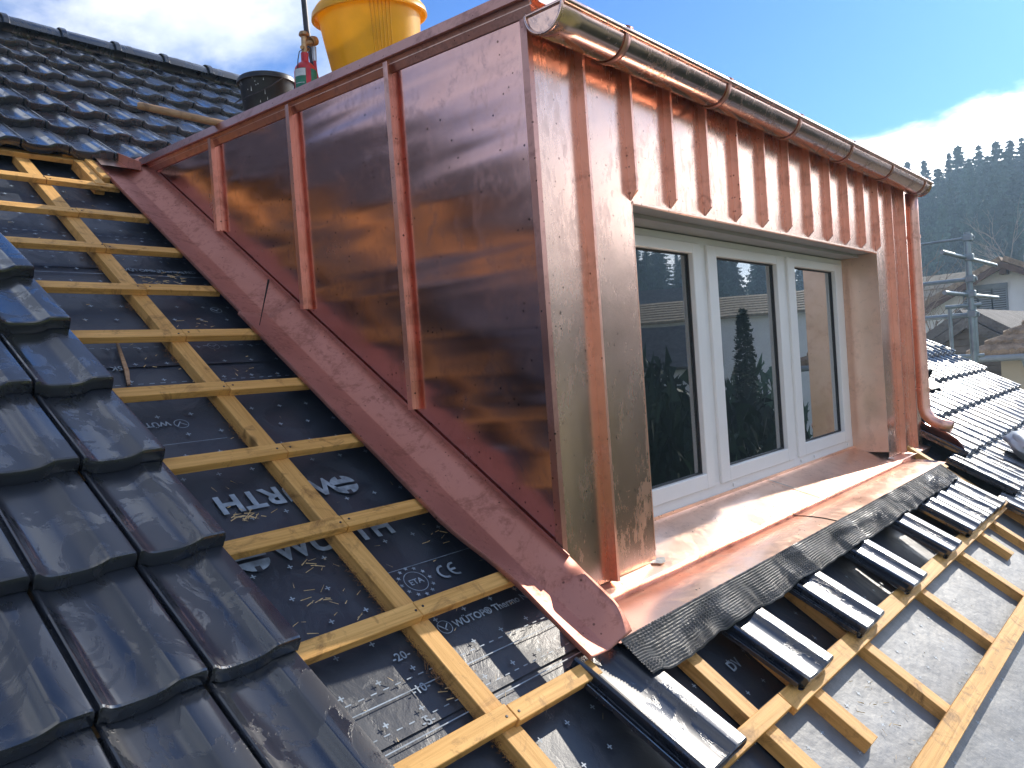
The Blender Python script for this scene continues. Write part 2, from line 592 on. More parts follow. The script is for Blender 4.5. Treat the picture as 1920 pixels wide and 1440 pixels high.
def glass_material():
    m, t, b = mat_base('window_glass')
    out = t.nodes['Material Output']
    t.nodes.remove(b)
    fr = nd(t, 'ShaderNodeFresnel')
    fr.inputs['IOR'].default_value = 1.62
    gl = nd(t, 'ShaderNodeBsdfGlossy')
    gl.inputs['Roughness'].default_value = 0.0
    gl.inputs['Color'].default_value = (0.95, 0.98, 1, 1)
    bp = nd(t, 'ShaderNodeBump')
    bp.inputs['Distance'].default_value = 0.0006
    lk(t, pos_noise(t, 2.5, (1, 1, 1), 1), bp.inputs['Height'])
    lk(t, bp.outputs[0], gl.inputs['Normal'])
    tr = nd(t, 'ShaderNodeBsdfTransparent')
    tr.inputs['Color'].default_value = (0.40, 0.45, 0.45, 1)
    mx = nd(t, 'ShaderNodeMixShader')
    lk(t, math_node(t, 'ADD', math_node(t, 'MULTIPLY', fr.outputs[0], 2.7), 0.03, True), mx.inputs[0])
    lk(t, tr.outputs[0], mx.inputs[1])
    lk(t, gl.outputs[0], mx.inputs[2])
    lk(t, mx.outputs[0], out.inputs['Surface'])
    return m


M['glass'] = glass_material()

# ------------------------------------------------------------------ roof frame
PITCH = 0.59795
CP, SP = math.cos(PITCH), math.sin(PITCH)
TP = math.tan(PITCH)


def RW(x, s, h=0.0):
    return Vector((x, s * CP - h * SP, s * SP + h * CP))


RX0, RX1 = -5.0, 7.52          # verges of the main roof
S_EAVE, S_RIDGE = -3.4, 5.50
HM = -0.064                    # membrane height under the batten tops
LEN, WID = 0.34, 0.20          # cover length and width of a tile

# ground and hills
mb = MB()
rows = []
NX, NY = 90, 90


def ground_h(x, y):
    r = math.hypot(x - 5, y)
    t = max(0.0, min(1.0, (r - 34) / 150.0))
    t = t * t * (3 - 2 * t)
    a = math.atan2(y, x)
    hgt = 16 + 10 * math.cos(a - 0.6) + 30 * max(0.0, -math.sin(a) - 0.5) + 4 * noise.noise(Vector((x * 0.012, y * 0.012, 3)))
    return -6.5 + t * hgt + (1.4 * noise.noise(Vector((x * 0.03, y * 0.03, 9)))) * min(1, max(0, (r - 15) / 30))


for i in range(NY + 1):
    v = -1 + 2 * i / NY
    yy = (abs(v) ** 1.7) * math.copysign(1, v) * 260
    rows.append([])
    for j in range(NX + 1):
        u = -1 + 2 * j / NX
        xx = (abs(u) ** 1.7) * math.copysign(1, u) * 260
        rows[-1].append((xx, yy, ground_h(xx, yy)))
gr = mb.sheet(rows).build('ground', M['ground'], None, 60)
tag(gr, 'meadow ground rising to wooded hills around the houses', None, None, 'structure')

# ------------------------------------------------------------------ main roof
roof = empty('main_roof', (0, 0, 0), (PITCH, 0, 0))
tag(roof, 'half-tiled pitched roof with black tiles, bare battens and printed underlay', 'roof')

# underlay membrane: one sheet with soft sags between the counter battens, lap steps, and an opening for the dormer
rows = []
xs = [RX0 + (RX1 - RX0) * i / 150 for i in range(151)]
ss = [S_EAVE + (S_RIDGE - S_EAVE) * i / 110 for i in range(111)]
for s_ in ss:
    rows.append([(x, s_, HM - 0.004 + 0.0035 * noise.noise(Vector((x * 3, s_ * 3, 0))) + 0.0015 * noise.noise(Vector((x * 11, s_ * 7, 4)))) for x in xs])
mm_ = MB().sheet(rows)
mm_.f = [f for f in mm_.f if not (0.03 < sum(mm_.v[i][0] for i in f) / 4 < 3.70 and -0.02 < sum(mm_.v[i][1] for i in f) / 4 < 2.88)]
membrane = mm_.build('underlay_membrane', M['membrane'], roof, 60)
# a second strip lapped over the first: its lower edge is the dark line under the printed lap marks
for s_lap in (-0.163, 1.337, 2.05):
    lap = MB().sheet([[(x, s_lap + k * 0.02, HM + 0.0012 + (0.0005 if k == 0 else 0)) for x in ((RX0, -2, -1, -0.02) if s_lap > 0 else (RX0, -2, -1, 0, 1, 2, 4, RX1))] for k in range(2)])
    lap.build('membrane_lap', M['membrane'], roof)

# house body below the roof
hb = MB()
ya, za = RW(0, S_EAVE + 0.6, -1.1)[1:]
yb, zb = RW(0, S_RIDGE, -1.1)[1:]
hb.prism([(ya, -8), (ya, za), (yb, zb), (2 * yb - ya, za), (2 * yb - ya, -8)], 0, RX0 + 0.3, RX1 - 0.35)
hbo = hb.build('house_wall', M['plaster'], None)
tag(hbo, 'white plaster walls of the house under the black tiled roof', 'house wall')

# boards under the membrane close the roof
bd = MB()
for xa_, xb_, sa_, sb_ in ((RX0, 0.03, S_EAVE, S_RIDGE), (3.71, RX1, S_EAVE, S_RIDGE), (0.03, 3.71, S_EAVE, -0.03), (0.03, 3.71, 2.88, S_RIDGE)):
    bd.prism([(sa_, HM - 0.06), (sb_, HM - 0.06), (sb_, HM - 0.012), (sa_, HM - 0.012)], 0, xa_, xb_)
bd.build('roof_deck', M['verge'], roof)
# far slope behind the ridge
yr, zr = RW(0, S_RIDGE, 0.0)[1:]
bs = MB()
q = RW(0, S_RIDGE, -0.02)
lo_ = Vector((0, 2 * q.y - RW(0, S_EAVE).y, RW(0, S_EAVE).z))


def to_roof(p):
    return (p[0], p[1] * CP + p[2] * SP, -p[1] * SP + p[2] * CP)


bs.add([to_roof((RX0, q.y, q.z)), to_roof((RX1, q.y, q.z)), to_roof((RX1, lo_.y, lo_.z)), to_roof((RX0, lo_.y, lo_.z))], [(0, 1, 2, 3)])
bs.build('far_slope', M['tile'], roof, None, 0.03)

# ---- tiles
def tile_mesh():
    w = 0.192
    prof = [(0.0, -0.009), (0.012, -0.0035), (0.03, -0.001), (0.055, -0.004), (0.085, -0.011), (0.115, -0.0155), (0.16, -0.0190), (0.23, -0.0205), (0.40, -0.0208),
            (0.50, -0.0195), (0.575, -0.0165), (0.64, -0.0105), (0.685, -0.0045), (0.715, -0.0008), (0.735, 0.0), (0.82, 0.0006), (0.955, 0.0006), (0.985, -0.001), (1.0, -0.005)]
    st = [(-0.0035, -0.0075), (-0.0015, -0.0025), (0.003, 0.0), (0.03, 0.0), (0.12, 0.0), (0.22, 0.0), (0.30, 0.0), (0.345, 0.0), (0.395, -0.002)]
    m = MB()
    rows_ = []
    T = 0.040
    for (y, dz) in [(0.004, -T - 0.004), (-0.002, -T), (-0.0045, -T + 0.004), (-0.0045, -0.012)] + st:
        base = -0.116 * max(y, 0)
        rr = []
        for fx, fz in prof:
            k = 1.0 if y > 0.02 else 1.0
            zz = fz * 0.82 + base + dz
            # the pan is a touch deeper towards the nose
            if 0.1 < fx < 0.7:
                zz -= 0.0012 * math.sin((fx - 0.1) / 0.6 * math.pi) * max(0, 1 - y / 0.3)
            rr.append((fx * w, y, zz))
        rows_.append(rr)
    m.sheet(rows_)
    # right side skirt and left side with the interlock flange
    n0 = len(prof)
    for side in (0, n0 - 1):
        pts = [r[side] for r in rows_[4:]]
        low = [(p[0], p[1], p[2] - 0.022) for p in pts]
        m.sheet([low, pts] if side == 0 else [pts, low])
    fl = []
    for y in (0.012, 0.12, 0.25, 0.39):
        b_ = -0.116 * y
        fl.append([(-0.026, y, b_ - 0.034), (-0.026, y, b_ - 0.021), (-0.022, y, b_ - 0.021), (-0.021, y, b_ - 0.028), (-0.015, y, b_ - 0.028), (-0.014, y, b_ - 0.020), (-0.010, y, b_ - 0.020),
                   (-0.009, y, b_ - 0.028), (0.0, y, b_ - 0.028)])
    m.sheet(fl)
    m.add([fl[0][0], fl[0][1], fl[0][-1], (0, 0.012, fl[0][0][2])], [(0, 1, 2, 3)])
    # underside
    a, b_ = rows_[0], rows_[-1]
    m.add([a[0], a[-1], (w, 0.395, -0.116 * 0.395 - 0.020), (0, 0.395, -0.116 * 0.395 - 0.020)], [(0, 1, 2, 3)])
    return m.mesh('roof_tile', M['tile'], 21)


TILE = tile_mesh()
NOSE = 0.066                      # height of the nose top above the battens
spots = []                        # (x_left, s_front)
for k in range(-4, 6):            # field left of the dormer, stepped verge at the open battens
    for j in range(0, 20):
        spots.append((-0.838 - WID * (j + 1) + 0.008, 0.072 + LEN * k, 0.0))
S_UP = 3.085
for k in range(0, 7):             # field above the dormer
    for j in range(-24, 37):
        spots.append((-0.118 + WID * (j - 1) + 0.008, S_UP + LEN * k, 0.002))
for k in range(-5, 9):            # field right of the dormer
    x_start = {0: 3.95, -1: 3.72, -2: 3.52, -3: 3.3, -4: 3.3, -5: 3.3}.get(k, 4.05)
    x = RX1 - WID
    while x >= x_start - 0.02:
        spots.append((x, 0.066 + LEN * k, 0.0))
        x -= WID
rng = random.Random(3)
seen, rest = [], []
for x, s_, dh in spots:
    best = 0
    dist = 99
    for dx, ds in ((0, 0), (0.19, 0), (0.1, 0.17)):
        q = project(RW(x + dx, s_ + ds, 0.05))
        if q and -330 < q[0] < 2080 and -150 < q[1] < 1620:
            best = 1
            dist = min(dist, q[2])
    # rows that stand behind the dormer from here
    if best and x > 3.9 and s_ > 1.1:
        best = 0
    if best and s_ > 3.0 and x > 0.25 + (s_ - 3.0) * 0.72:
        best = 0
    (seen if best else rest).append((dist, x, s_, dh))
seen.sort()
for dist, x, s_, dh in seen[:296]:
    inst(TILE, 'roof_tile', roof, (x + rng.uniform(-0.0015, 0.0015), s_ + rng.uniform(-0.002, 0.002), NOSE + dh + rng.uniform(-0.001, 0.0015)),
         (rng.uniform(-0.004, 0.004), rng.uniform(-0.006, 0.006), rng.uniform(-0.004, 0.004)))
mbr = MB()
tv = [v.co[:] for v in TILE.vertices]
tf = [tuple(p.vertices) for p in TILE.polygons]
for dist, x, s_, dh in seen[296:] + rest:
    if s_ < 3.0 and -0.9 < x < 3.2:
        continue
    mbr.add([(a + x, b + s_, c + NOSE + dh) for a, b, c in tv], tf)
ro = mbr.build('far_tiles', M['tile'], roof, 42)
ro['kind'] = 'stuff'

# ridge caps
def ridge_mesh():
    m = MB()
    n = 12
    rows_ = []
    for x, r_ in ((0.0, 0.098), (0.004, 0.103), (0.035, 0.103), (0.040, 0.098), (0.042, 0.092), (0.30, 0.090), (0.37, 0.084)):
        rows_.append([(x, -r_ * 1.05 * math.cos(math.pi * i / n), r_ * 0.92 * math.sin(math.pi * i / n) - 0.02) for i in range(n + 1)])
    m.sheet(rows_)
    rows_ = [[(0.10, -0.099 * math.cos(a), 0.087 * math.sin(a) - 0.02) for a in (0.9, 1.1)], [(0.13, -0.099 * math.cos(a), 0.087 * math.sin(a) - 0.02) for a in (0.9, 1.1)]]
    m.sheet(rows_)
    return m.mesh('ridge_cap', M['tile'], 40)


RC = ridge_mesh()
qr = RW(0, S_RIDGE, 0.055)
k = -4
while True:
    x = 0.02 + 0.355 * k
    if x > RX1 - 0.3:
        break
    o = inst(RC, 'ridge_cap', roof, to_roof((x, qr.y, qr.z)), (-PITCH, 0, 0))
    k += 1

# ---- counter battens
CB_T, CB_B = -0.024, HM + 0.001


def counter(xc, s0, s1, w=0.056, top=CB_T):
    m = MB().cbox(-w / 2, w / 2, 0, s1 - s0, 0, top - CB_B, 0.0015)
    o = m.build('counter_batten', M['counter'], roof)
    o.location = (xc, s0, CB_B)
    o.rotation_euler = (0, 0, rng.uniform(-0.004, 0.004))
    return o


counter(-0.478, -2.6, 3.12)
for xc in (-1.17, -1.86, -2.55):
    counter(xc, -2.6, 3.12)
for xc, s0, s1 in ((0.185, -0.98, -0.26), (0.485, -0.815, -0.30), (0.92, -0.955, -0.26), (1.605, -0.955, -0.26), (2.27, -0.955, -0.26), (2.70, -0.79, -0.30), (3.0, -0.955, -0.26), (3.42, -2.0, 0.1)):
    counter(xc, s0, s1)

# ---- tile battens, nailed end to end on the counter battens
def batten(x0, x1, s_top, w=0.047, top=0.0, bot=-0.0235, skew=0.0):
    m = MB().cbox(0, x1 - x0, -w, 0, bot, top, 0.0015)
    o = m.build('batten', M['batten'], roof)
    o.location = (x0, s_top, 0)
    o.rotation_euler = (0, 0, skew + rng.uniform(-0.0025, 0.0025))
    # nail heads
    return o


NAIL = MB().lathe([(0.0, 0.0012), (0.0032, 0.001), (0.0036, 0.0), (0.0036, -0.001)], 8).mesh('nail_head', M['dark_steel'], 40)
for i in range(0, 13):
    st = 2.827 - LEN * i
    dx = rng.uniform(-0.012, 0.012)
    xr = -0.19 if st > 0.3 else (-0.125 if st > -0.2 else (-0.16 if st > -0.3 else None))
    a = batten(-2.7, -0.482 + dx, st)
    if xr is not None:
        b = batten(-0.480 + dx, xr, st)
        for o, lx in ((a, 2.7 - 0.482 - 0.014), (b, 0.016)):
            inst(NAIL, 'nail_head', o, (lx, -0.024 + rng.uniform(-0.008, 0.008), 0.0003))
    elif i == 10:
        batten(-0.480 + dx, 0.30, st)
        batten(0.303, 3.48, st, 0.062)
    elif i == 11:
        batten(-0.480 + dx, 0.45, st)
        batten(0.453, 3.7, st, 0.062)
    else:
        pass
batten(-1.6, -0.60, 3.135)
batten(-0.598, -0.24, 3.135)
batten(-0.33, 0.3, 3.162, 0.05, 0.012, -0.01)
MB().cbox(-0.29, -0.245, 2.80, 3.10, -0.05, 0.004, 0.002).build('trimmer', M['counter'], roof)
MB().cbox(-0.243, -0.205, 2.86, 3.12, -0.04, 0.016, 0.002).build('trimmer', M['counter'], roof)
# short batten ends that stick out beside the last tiles right of the dormer
MB().cbox(3.27, 3.36, -0.27, -0.215, -0.02, 0.012, 0.002).build('batten_end', M['batten'], roof)
MB().cbox(3.17, 3.30, -0.62, -0.565, 0.003, 0.03, 0.002).build('batten_end', M['batten'], roof)

# ---- tiles laid under the apron, every other one still missing
for x in (-0.205, 0.385, 0.865, 1.405, 1.99, 2.42, 2.62, 2.82, 3.02):
    inst(TILE, 'roof_tile', roof, (x, -0.608 + rng.uniform(-0.004, 0.004), NOSE - 0.014), (0, 0, rng.uniform(-0.008, 0.008)))

# underlay copy by the lowest battens, sun glare put into its paler grey
fl = []
for i in range(41):
    s_ = -0.90 - 2.0 * i / 40
    fl.append([(x, s_, HM + 0.003 + 0.005 * noise.noise(Vector((x * 4 + s_ * 3, s_ * 9, 1)))) for x in [0.2 + 0.09 * j for j in range(60)]])
MB().sheet(fl).build('sunlit_underlay', M['sunlit_underlay'], roof, 60)
fl = []
for i in range(16):
    s_ = -0.92 + 0.36 * i / 15
    fl.append([(x, s_, HM + 0.0022 + 0.003 * noise.noise(Vector((x * 4, s_ * 9, 5)))) for x in [0.2 + 0.09 * j for j in range(60)]])
MB().sheet(fl).build('sunlit_underlay', M['sunlit_underlay'], roof, 60)

# ---- print on the underlay
HP = HM + 0.0032


def text_obj(txt, x, s_, size, rot=0.0, name='printed_lettering', bold=0.0, parent=roof, mat='print', h=HP, align='LEFT', spacing=1.0):
    cu = bpy.data.curves.new('lettering', 'FONT')
    cu.body = txt
    cu.size = size
    cu.offset = bold
    cu.align_x = align
    cu.space_character = spacing
    cu.resolution_u = 3
    tmp = bpy.data.objects.new('tmp', cu)
    COL.objects.link(tmp)
    bpy.context.view_layer.update()
    me = bpy.data.meshes.new_from_object(tmp.evaluated_get(bpy.context.evaluated_depsgraph_get()))
    bpy.data.objects.remove(tmp)
    me.materials.clear()
    me.materials.append(M[mat])
    o = inst(me, name, parent, (x, s_, h), (0, 0, rot))
    return o


def ring(m, x, s_, r0, r1, n=28, sx=1.0):
    o = len(m.v)
    for i in range(n):
        a = 2 * math.pi * i / n
        m.v += [(x + sx * r0 * math.cos(a), s_ + r0 * math.sin(a), 0), (x + sx * r1 * math.cos(a), s_ + r1 * math.sin(a), 0)]
    for i in range(n):
        j = (i + 1) % n
        m.f.append((o + 2 * i, o + 2 * i + 1, o + 2 * j + 1, o + 2 * j))


def quad(m, x0, x1, s0, s1, z=0):
    m.add([(x0, s0, z), (x1, s0, z), (x1, s1, z), (x0, s1, z)], [(0, 1, 2, 3)])


def star(m, x, s_, r):
    pts = []
    for i in range(10):
        a = math.pi / 2 + i * math.pi / 5
        rr = r if i % 2 == 0 else r * 0.42
        pts.append((x + rr * math.cos(a), s_ + rr * math.sin(a), 0))
    m.add(pts + [(x, s_, 0)], [(i, (i + 1) % 10, 10) for i in range(10)])


def emblem(x, s_, sz, flip):
    """two half-round blocks with notches, facing each other"""
    m = MB()
    g = 0.07
    for sgn in (1, -1):
        pts = []
        for i in range(13):
            a = math.pi * i / 12
            pts.append((0.5 * math.cos(a), sgn * (g + 0.42 * math.sin(a))))
        notch = [(-0.5, sgn * g), (-0.13, sgn * g)]
        # arch with a slot cut from its back
        outer = pts
        m.add([(x + p[0] * sz * flip, s_ + p[1] * sz * flip, 0) for p in outer] + [(x - 0.5 * sz * flip, s_ + sgn * g * sz * flip, 0)], [tuple(range(13))])
    mm = m.build('printed_emblem', M['print'], roof)
    mm.location = (0, 0, HP)
    # slots of bare membrane colour
    k_ = MB()
    for sgn in (1, -1):
        quad(k_, x - 0.09 * sz, x + 0.09 * sz, s_ + sgn * 0.30 * sz, s_ + sgn * 0.52 * sz)
    kk = k_.build('emblem_slot', M['membrane'], mm)
    kk.location = (0, 0, 0.0004)
    return mm


# strip of upright lettering and strip of inverted lettering, both with the emblem
text_obj('WÜRTH', -0.672, 0.395, 0.098, 0, bold=0.003, spacing=1.06)
emblem(-0.735, 0.425, 0.085, 1)
text_obj('WÜRTH', -0.355, 0.668, 0.098, math.pi, bold=0.003, spacing=1.06)
emblem(-0.33, 0.626, 0.085, -1)
text_obj('WÜTOP® Thermo ND', -0.372, 0.033, 0.031, 0, bold=0.0006)
text_obj('WÜTOP® Thermo ND', -0.688, 1.030, 0.031, math.pi, bold=0.0006)
text_obj('WÜTOP® Thermo ND', -0.15, 2.035, 0.031, 0, bold=0.0006, align='RIGHT')
text_obj('-20-', -0.592, 0.008, 0.032, 0, bold=0.0004)
text_obj('-10-', -0.605, -0.087, 0.032, 0, bold=0.0004)
text_obj('-5-', -0.635, -0.163, 0.032, 0, bold=0.0004)
text_obj('25K', -0.69, 1.342, 0.032, math.pi, bold=0.0004)
text_obj('DV', 0.325, -0.445, 0.045, 0, bold=0.001)
m = MB()
for cx_, bar in ((-0.266, 0), (-0.226, 1)):        # conformity mark: two open rings, the second with a bar
    arc = []
    for i in range(19):
        a = math.pi / 2 + math.pi * i / 18
        arc.append(((cx_ + 0.0175 * math.cos(a), 0.209 + 0.0175 * math.sin(a), 0), (cx_ + 0.0245 * math.cos(a), 0.209 + 0.0245 * math.sin(a), 0)))
    arc = [((cx_ + 0.005, 0.2265, 0), (cx_ + 0.005, 0.2335, 0))] + arc + [((cx_ + 0.005, 0.1915, 0), (cx_ + 0.005, 0.1845, 0))]
    m.sheet([[p[0] for p in arc], [p[1] for p in arc]])
    if bar:
        quad(m, cx_ - 0.0178, cx_ + 0.001, 0.2055, 0.2125)
o = m.build('printed_mark', M['print'], roof)
o.location = (0, 0, HP)
text_obj('ETA', -0.371, 0.199, 0.026, 0, align='CENTER', bold=0.0003)
m = MB()
ring(m, -0.371, 0.208, 0.0335, 0.0355)
for i in range(12):
    a = 2 * math.pi * i / 12
    star(m, -0.371 + 0.049 * math.cos(a), 0.208 + 0.049 * math.sin(a), 0.0075)
o = m.build('printed_star_ring', M['print'], roof)
o.location = (0, 0, HP)
for cx_, cs_, fl_ in ((-0.401, 0.046, 1), (-0.658, 1.012, -1), (-0.353, 1.451, 1), (-0.215, 1.72, 1)):
    m = MB()
    ring(m, cx_, cs_, 0.0195, 0.0213)
    m.add([(cx_ - 0.016, cs_ + 0.010 * fl_, 0), (cx_, cs_ - 0.012 * fl_, 0), (cx_ + 0.002, cs_ - 0.010 * fl_, 0), (cx_ - 0.013, cs_ + 0.012 * fl_, 0)], [(0, 1, 2, 3)])
    m.add([(cx_ - 0.003, cs_ - 0.008 * fl_, 0), (cx_ + 0.015, cs_ + 0.008 * fl_, 0), (cx_ + 0.013, cs_ + 0.010 * fl_, 0), (cx_ - 0.004, cs_ - 0.005 * fl_, 0)], [(0, 1, 2, 3)])
    o = m.build('printed_roundel', M['print'], roof)
    o.location = (0, 0, HP)
# lap lines: dashes, solid line, dashes, solid line
for s0, dash in ((-0.043, 1), (-0.072, 0), (-0.141, 1), (-0.179, 0), (-0.215, 1), (1.455, 1), (1.235, 1), (1.155, 0), (2.17, 1), (2.0, 0), (2.36, 1)):
    m = MB()
    x = -2.6
    while x < -0.02:
        quad(m, x, x + (0.016 if dash else 0.0402), s0 - 0.0014, s0 + 0.0014)
        x += 0.034 if dash else 0.04
    o = m.build('printed_dash_line' if dash else 'printed_line', M['print'], roof)
    o.location = (0, 0, HP + (0.0012 if -0.2 < s0 < -0.16 else 0))
m = MB()
quad(m, -0.43, -0.1, 0.2600, 0.2618)
quad(m, -0.43, -0.4282, 0.14, 0.26)
quad(m, -0.80, -0.56, 0.9190, 0.9205)
o = m.build('printed_frame', M['print'], roof)
o.location = (0, 0, HP)
m = MB()
for i in range(0, 70):
    s_ = -1.1 + i * 0.098
    if s_ > 3.1:
        break
    for j in range(0, 44):
        x = -2.62 + j * 0.1005 + (0.05 if i % 2 else 0)
        if x > (3.2 if s_ < -0.3 else -0.03) or (x > -0.2 and s_ > -0.3 and s_ < -0.1):
            continue
        if abs(s_ - 0.43) < 0.06 or abs(s_ - 0.63) < 0.06 or (abs(s_ - 0.2) < 0.08 and x > -0.45) or (abs(s_ - 0.04) < 0.03 and x > -0.45):
            continue
        a = 0.0075
        b_ = 0.0017
        quad(m, x - a, x + a, s_ - b_, s_ + b_)
        quad(m, x - b_, x + b_, s_ + b_, s_ + a)
        quad(m, x - b_, x + b_, s_ - a, s_ - b_)
o = m.build('printed_crosses', M['print'], roof)
o.location = (0, 0, HP)
o['kind'] = 'stuff'

# ------------------------------------------------------------------ copper dormer
D = empty('copper_dormer')
tag(D, 'shed dormer clad in new standing-seam copper with a white triple window', 'dormer')
C0, ZT, TQ = 0.0876, 1.6611, math.tan(0.0398)      # cheek foot above the battens, top edge, roof fall
LX = 3.74                                          # right end
YB = (ZT - C0) / (TP - TQ)


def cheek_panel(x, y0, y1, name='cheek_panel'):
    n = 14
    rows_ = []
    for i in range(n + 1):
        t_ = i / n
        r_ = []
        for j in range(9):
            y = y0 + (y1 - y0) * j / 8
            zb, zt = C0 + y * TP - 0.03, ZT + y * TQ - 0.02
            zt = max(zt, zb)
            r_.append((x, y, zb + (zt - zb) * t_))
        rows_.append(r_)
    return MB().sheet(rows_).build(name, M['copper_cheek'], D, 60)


seams_y = [0.585, 1.165, 1.765]
ed = [0.004] + seams_y + [YB - 0.01]
for a, b in zip(ed, ed[1:]):
    cheek_panel(0.0, a + 0.002, b - 0.002)
    cheek_panel(LX, a + 0.002, b - 0.002)
# angled standing seams of the cheeks
for y, zb in zip(seams_y, (0.50, 0.893, 1.292)):
    for x0, sg in ((0.0, -1), (LX, 1)):
        zt = ZT + y * TQ - 0.045
        m = MB()
        pr = [(x0, y - 0.004), (x0 + sg * 0.026, y - 0.004), (x0 + sg * 0.026, y - 0.019), (x0 + sg * 0.0295, y - 0.019), (x0 + sg * 0.0295, y + 0.0035), (x0, y + 0.0035)]
        m.prism(pr, 2, zb, zt)
        m.build('standing_seam', M['copper_seam'], D)

# core behind the sheets (timber boarding), leaves the window opening free
XO1, XO2, ZO = 0.4867, 3.03, 1.1266
YW = 0.195
core = MB()
yb = YB - 0.05
prof = [(0.02, C0 - 0.06), (0.02, ZT - 0.03), (yb, ZT + yb * TQ - 0.03), (yb, C0 + yb * TP - 0.05)]
core.prism(prof, 0, 0.012, XO1 - 0.05)
core.prism(prof, 0, XO2 + 0.05, LX - 0.012)
zz = 1.16
core.prism([(0.02, zz), (0.02, ZT - 0.03), (yb, ZT + yb * TQ - 0.03), (yb, ZT + yb * TQ - 0.06), (0.9, zz)], 0, XO1 - 0.05, XO2 + 0.05)
core.build('boarding', M['verge'], D)

# front: corner strip, left pier, head panels between seams, right pier
seams_x = [0.222 + 0.2547 * k for k in range(14)]
Z0F = -0.054


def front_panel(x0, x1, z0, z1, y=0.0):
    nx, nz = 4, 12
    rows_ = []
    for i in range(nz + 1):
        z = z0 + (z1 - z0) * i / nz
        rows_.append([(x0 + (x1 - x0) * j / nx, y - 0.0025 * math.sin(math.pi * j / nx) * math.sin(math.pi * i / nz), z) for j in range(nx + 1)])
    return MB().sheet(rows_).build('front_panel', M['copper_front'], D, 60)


edges = [0.0] + seams_x + [LX]
for a, b in zip(edges, edges[1:]):
    mid = (a + b) / 2
    if a < 0.3 and b < XO1 + 0.03:
        z0 = Z0F
    elif a > XO2 - 0.08:
        z0 = Z0F
    else:
        z0 = ZO
    bb = b
    if z0 == Z0F and a > 0.1 and b < 1:      # left pier ends at the opening
        bb = XO1 - 0.001
    aa = a
    if z0 == Z0F and a > 2 and a < XO2 + 0.01:
        aa = XO2 + 0.001
    front_panel(aa + 0.0015, bb - 0.0015, z0, ZT - 0.03)
for k, x in enumerate(seams_x):
    pier = x < XO1 - 0.1 or x > XO2
    z0 = Z0F if pier else ZO + 0.004
    z1 = ZT - 0.035
    m = MB()
    pr = [(x - 0.003, 0.0), (x - 0.003, -0.0285), (x + 0.009, -0.0285), (x + 0.009, -0.0255), (x + 0.003, -0.0255), (x + 0.003, 0.0)]
    m.prism(pr, 2, z0 + (0.0 if pier else 0.03), z1)
    if not pier:     # folded foot, cut at an angle
        m.add([(x - 0.003, -0.0285, z0 + 0.03), (x + 0.009, -0.0285, z0 + 0.03), (x + 0.003, -0.001, z0), (x - 0.003, -0.001, z0 + 0.002), (x - 0.003, -0.001, z0 + 0.03), (x + 0.003, -0.001, z0 + 0.03)],
              [(0, 1, 2, 3), (0, 3, 4), (1, 5, 2)])
    m.build('standing_seam', M['copper_seam'], D)
# folded corner edge of the left cheek
MB().prism([(-0.003, 0.02), (-0.003, -0.004), (0.018, -0.004), (0.018, -0.001), (0.0, -0.001), (0.0, 0.02)], 2, C0 - 0.01, ZT - 0.05).build('corner_edge', M['copper_trim'], D)
# right pier return to the sill and reveals
MB().box(XO2, XO2 + 0.003, -0.001, YW + 0.02, -0.02, ZO).build('reveal', M['copper_apron'], D)
MB().box(XO1 - 0.003, XO1, -0.001, YW + 0.02, -0.02, ZO).build('reveal', M['copper_apron'], D)
# head: drip edge, soffit and grey blind box above the window
MB().prism([(-0.004, ZO - 0.004), (0.004, ZO - 0.007), (0.012, ZO + 0.001), (0.012, ZO + 0.004), (-0.004, ZO + 0.004)], 0, XO1, XO2).build('drip_edge', M['copper_apron'], D)
MB().box(XO1 - 0.02, XO2 + 0.02, 0.01, 0.13, ZO + 0.002, ZO + 0.03).build('soffit', M['grey_box'], D)
MB().box(XO1, XO2, 0.10, YW + 0.03, ZO - 0.014, ZO + 0.001).build('blind_box', M['grey_box'], D)

# roof of the dormer with its edge trims
rf = MB()
y0r, y1r = -0.035, YB + 0.12
rf.prism([(y0r, ZT + y0r * TQ - 0.05), (y0r, ZT + y0r * TQ - 0.004), (y1r, ZT + y1r * TQ - 0.004), (y1r, ZT + y1r * TQ - 0.05)], 0, -0.012, LX + 0.012)
ro_ = rf.build('dormer_roof', M['copper_apron'], D)
for k in range(1, 7):
    x = k * LX / 7
    MB().obox((x, y0r + 0.05, ZT + y0r * TQ + 0.008), (x, y1r - 0.1, ZT + y1r * TQ + 0.008), 0.006, 0.026).build('roof_seam', M['copper_seam'], ro_)
for x0, sg in ((0.0, -1), (LX, 1)):
    m = MB()
    P = [(0.05, 0.004), (-0.018, 0.006), (-0.034, -0.034), (-0.030, -0.037), (-0.016, -0.034), (-0.004, -0.074), (0.004, -0.074), (0.012, -0.03)]
    n = len(P)
    va, vb = [], []
    ya_, yb_ = -0.028, YB + 0.02
    for px, pz in P:
        va.append((x0 - sg * px * 1.0 if sg > 0 else x0 + px, ya_, ZT + ya_ * TQ + pz))
        vb.append((x0 - sg * px * 1.0 if sg > 0 else x0 + px, yb_, ZT + yb_ * TQ + pz))
    m.add(va + vb, [tuple(range(n))[::-1], tuple(range(n, 2 * n))] + [(i, (i + 1) % n, n + (i + 1) % n, n + i) for i in range(n)])
    m.build('roof_edge_trim', M['copper_trim'], D)
# eaves sheet dipping into the gutter
MB().sheet([[(x, y, z) for x in (-0.012, LX / 2, LX + 0.012)] for y, z in ((0.02, ZT + 0.001), (-0.036, ZT - 0.003), (-0.062, ZT - 0.055))]).build('eaves_sheet', M['copper_apron'], D)

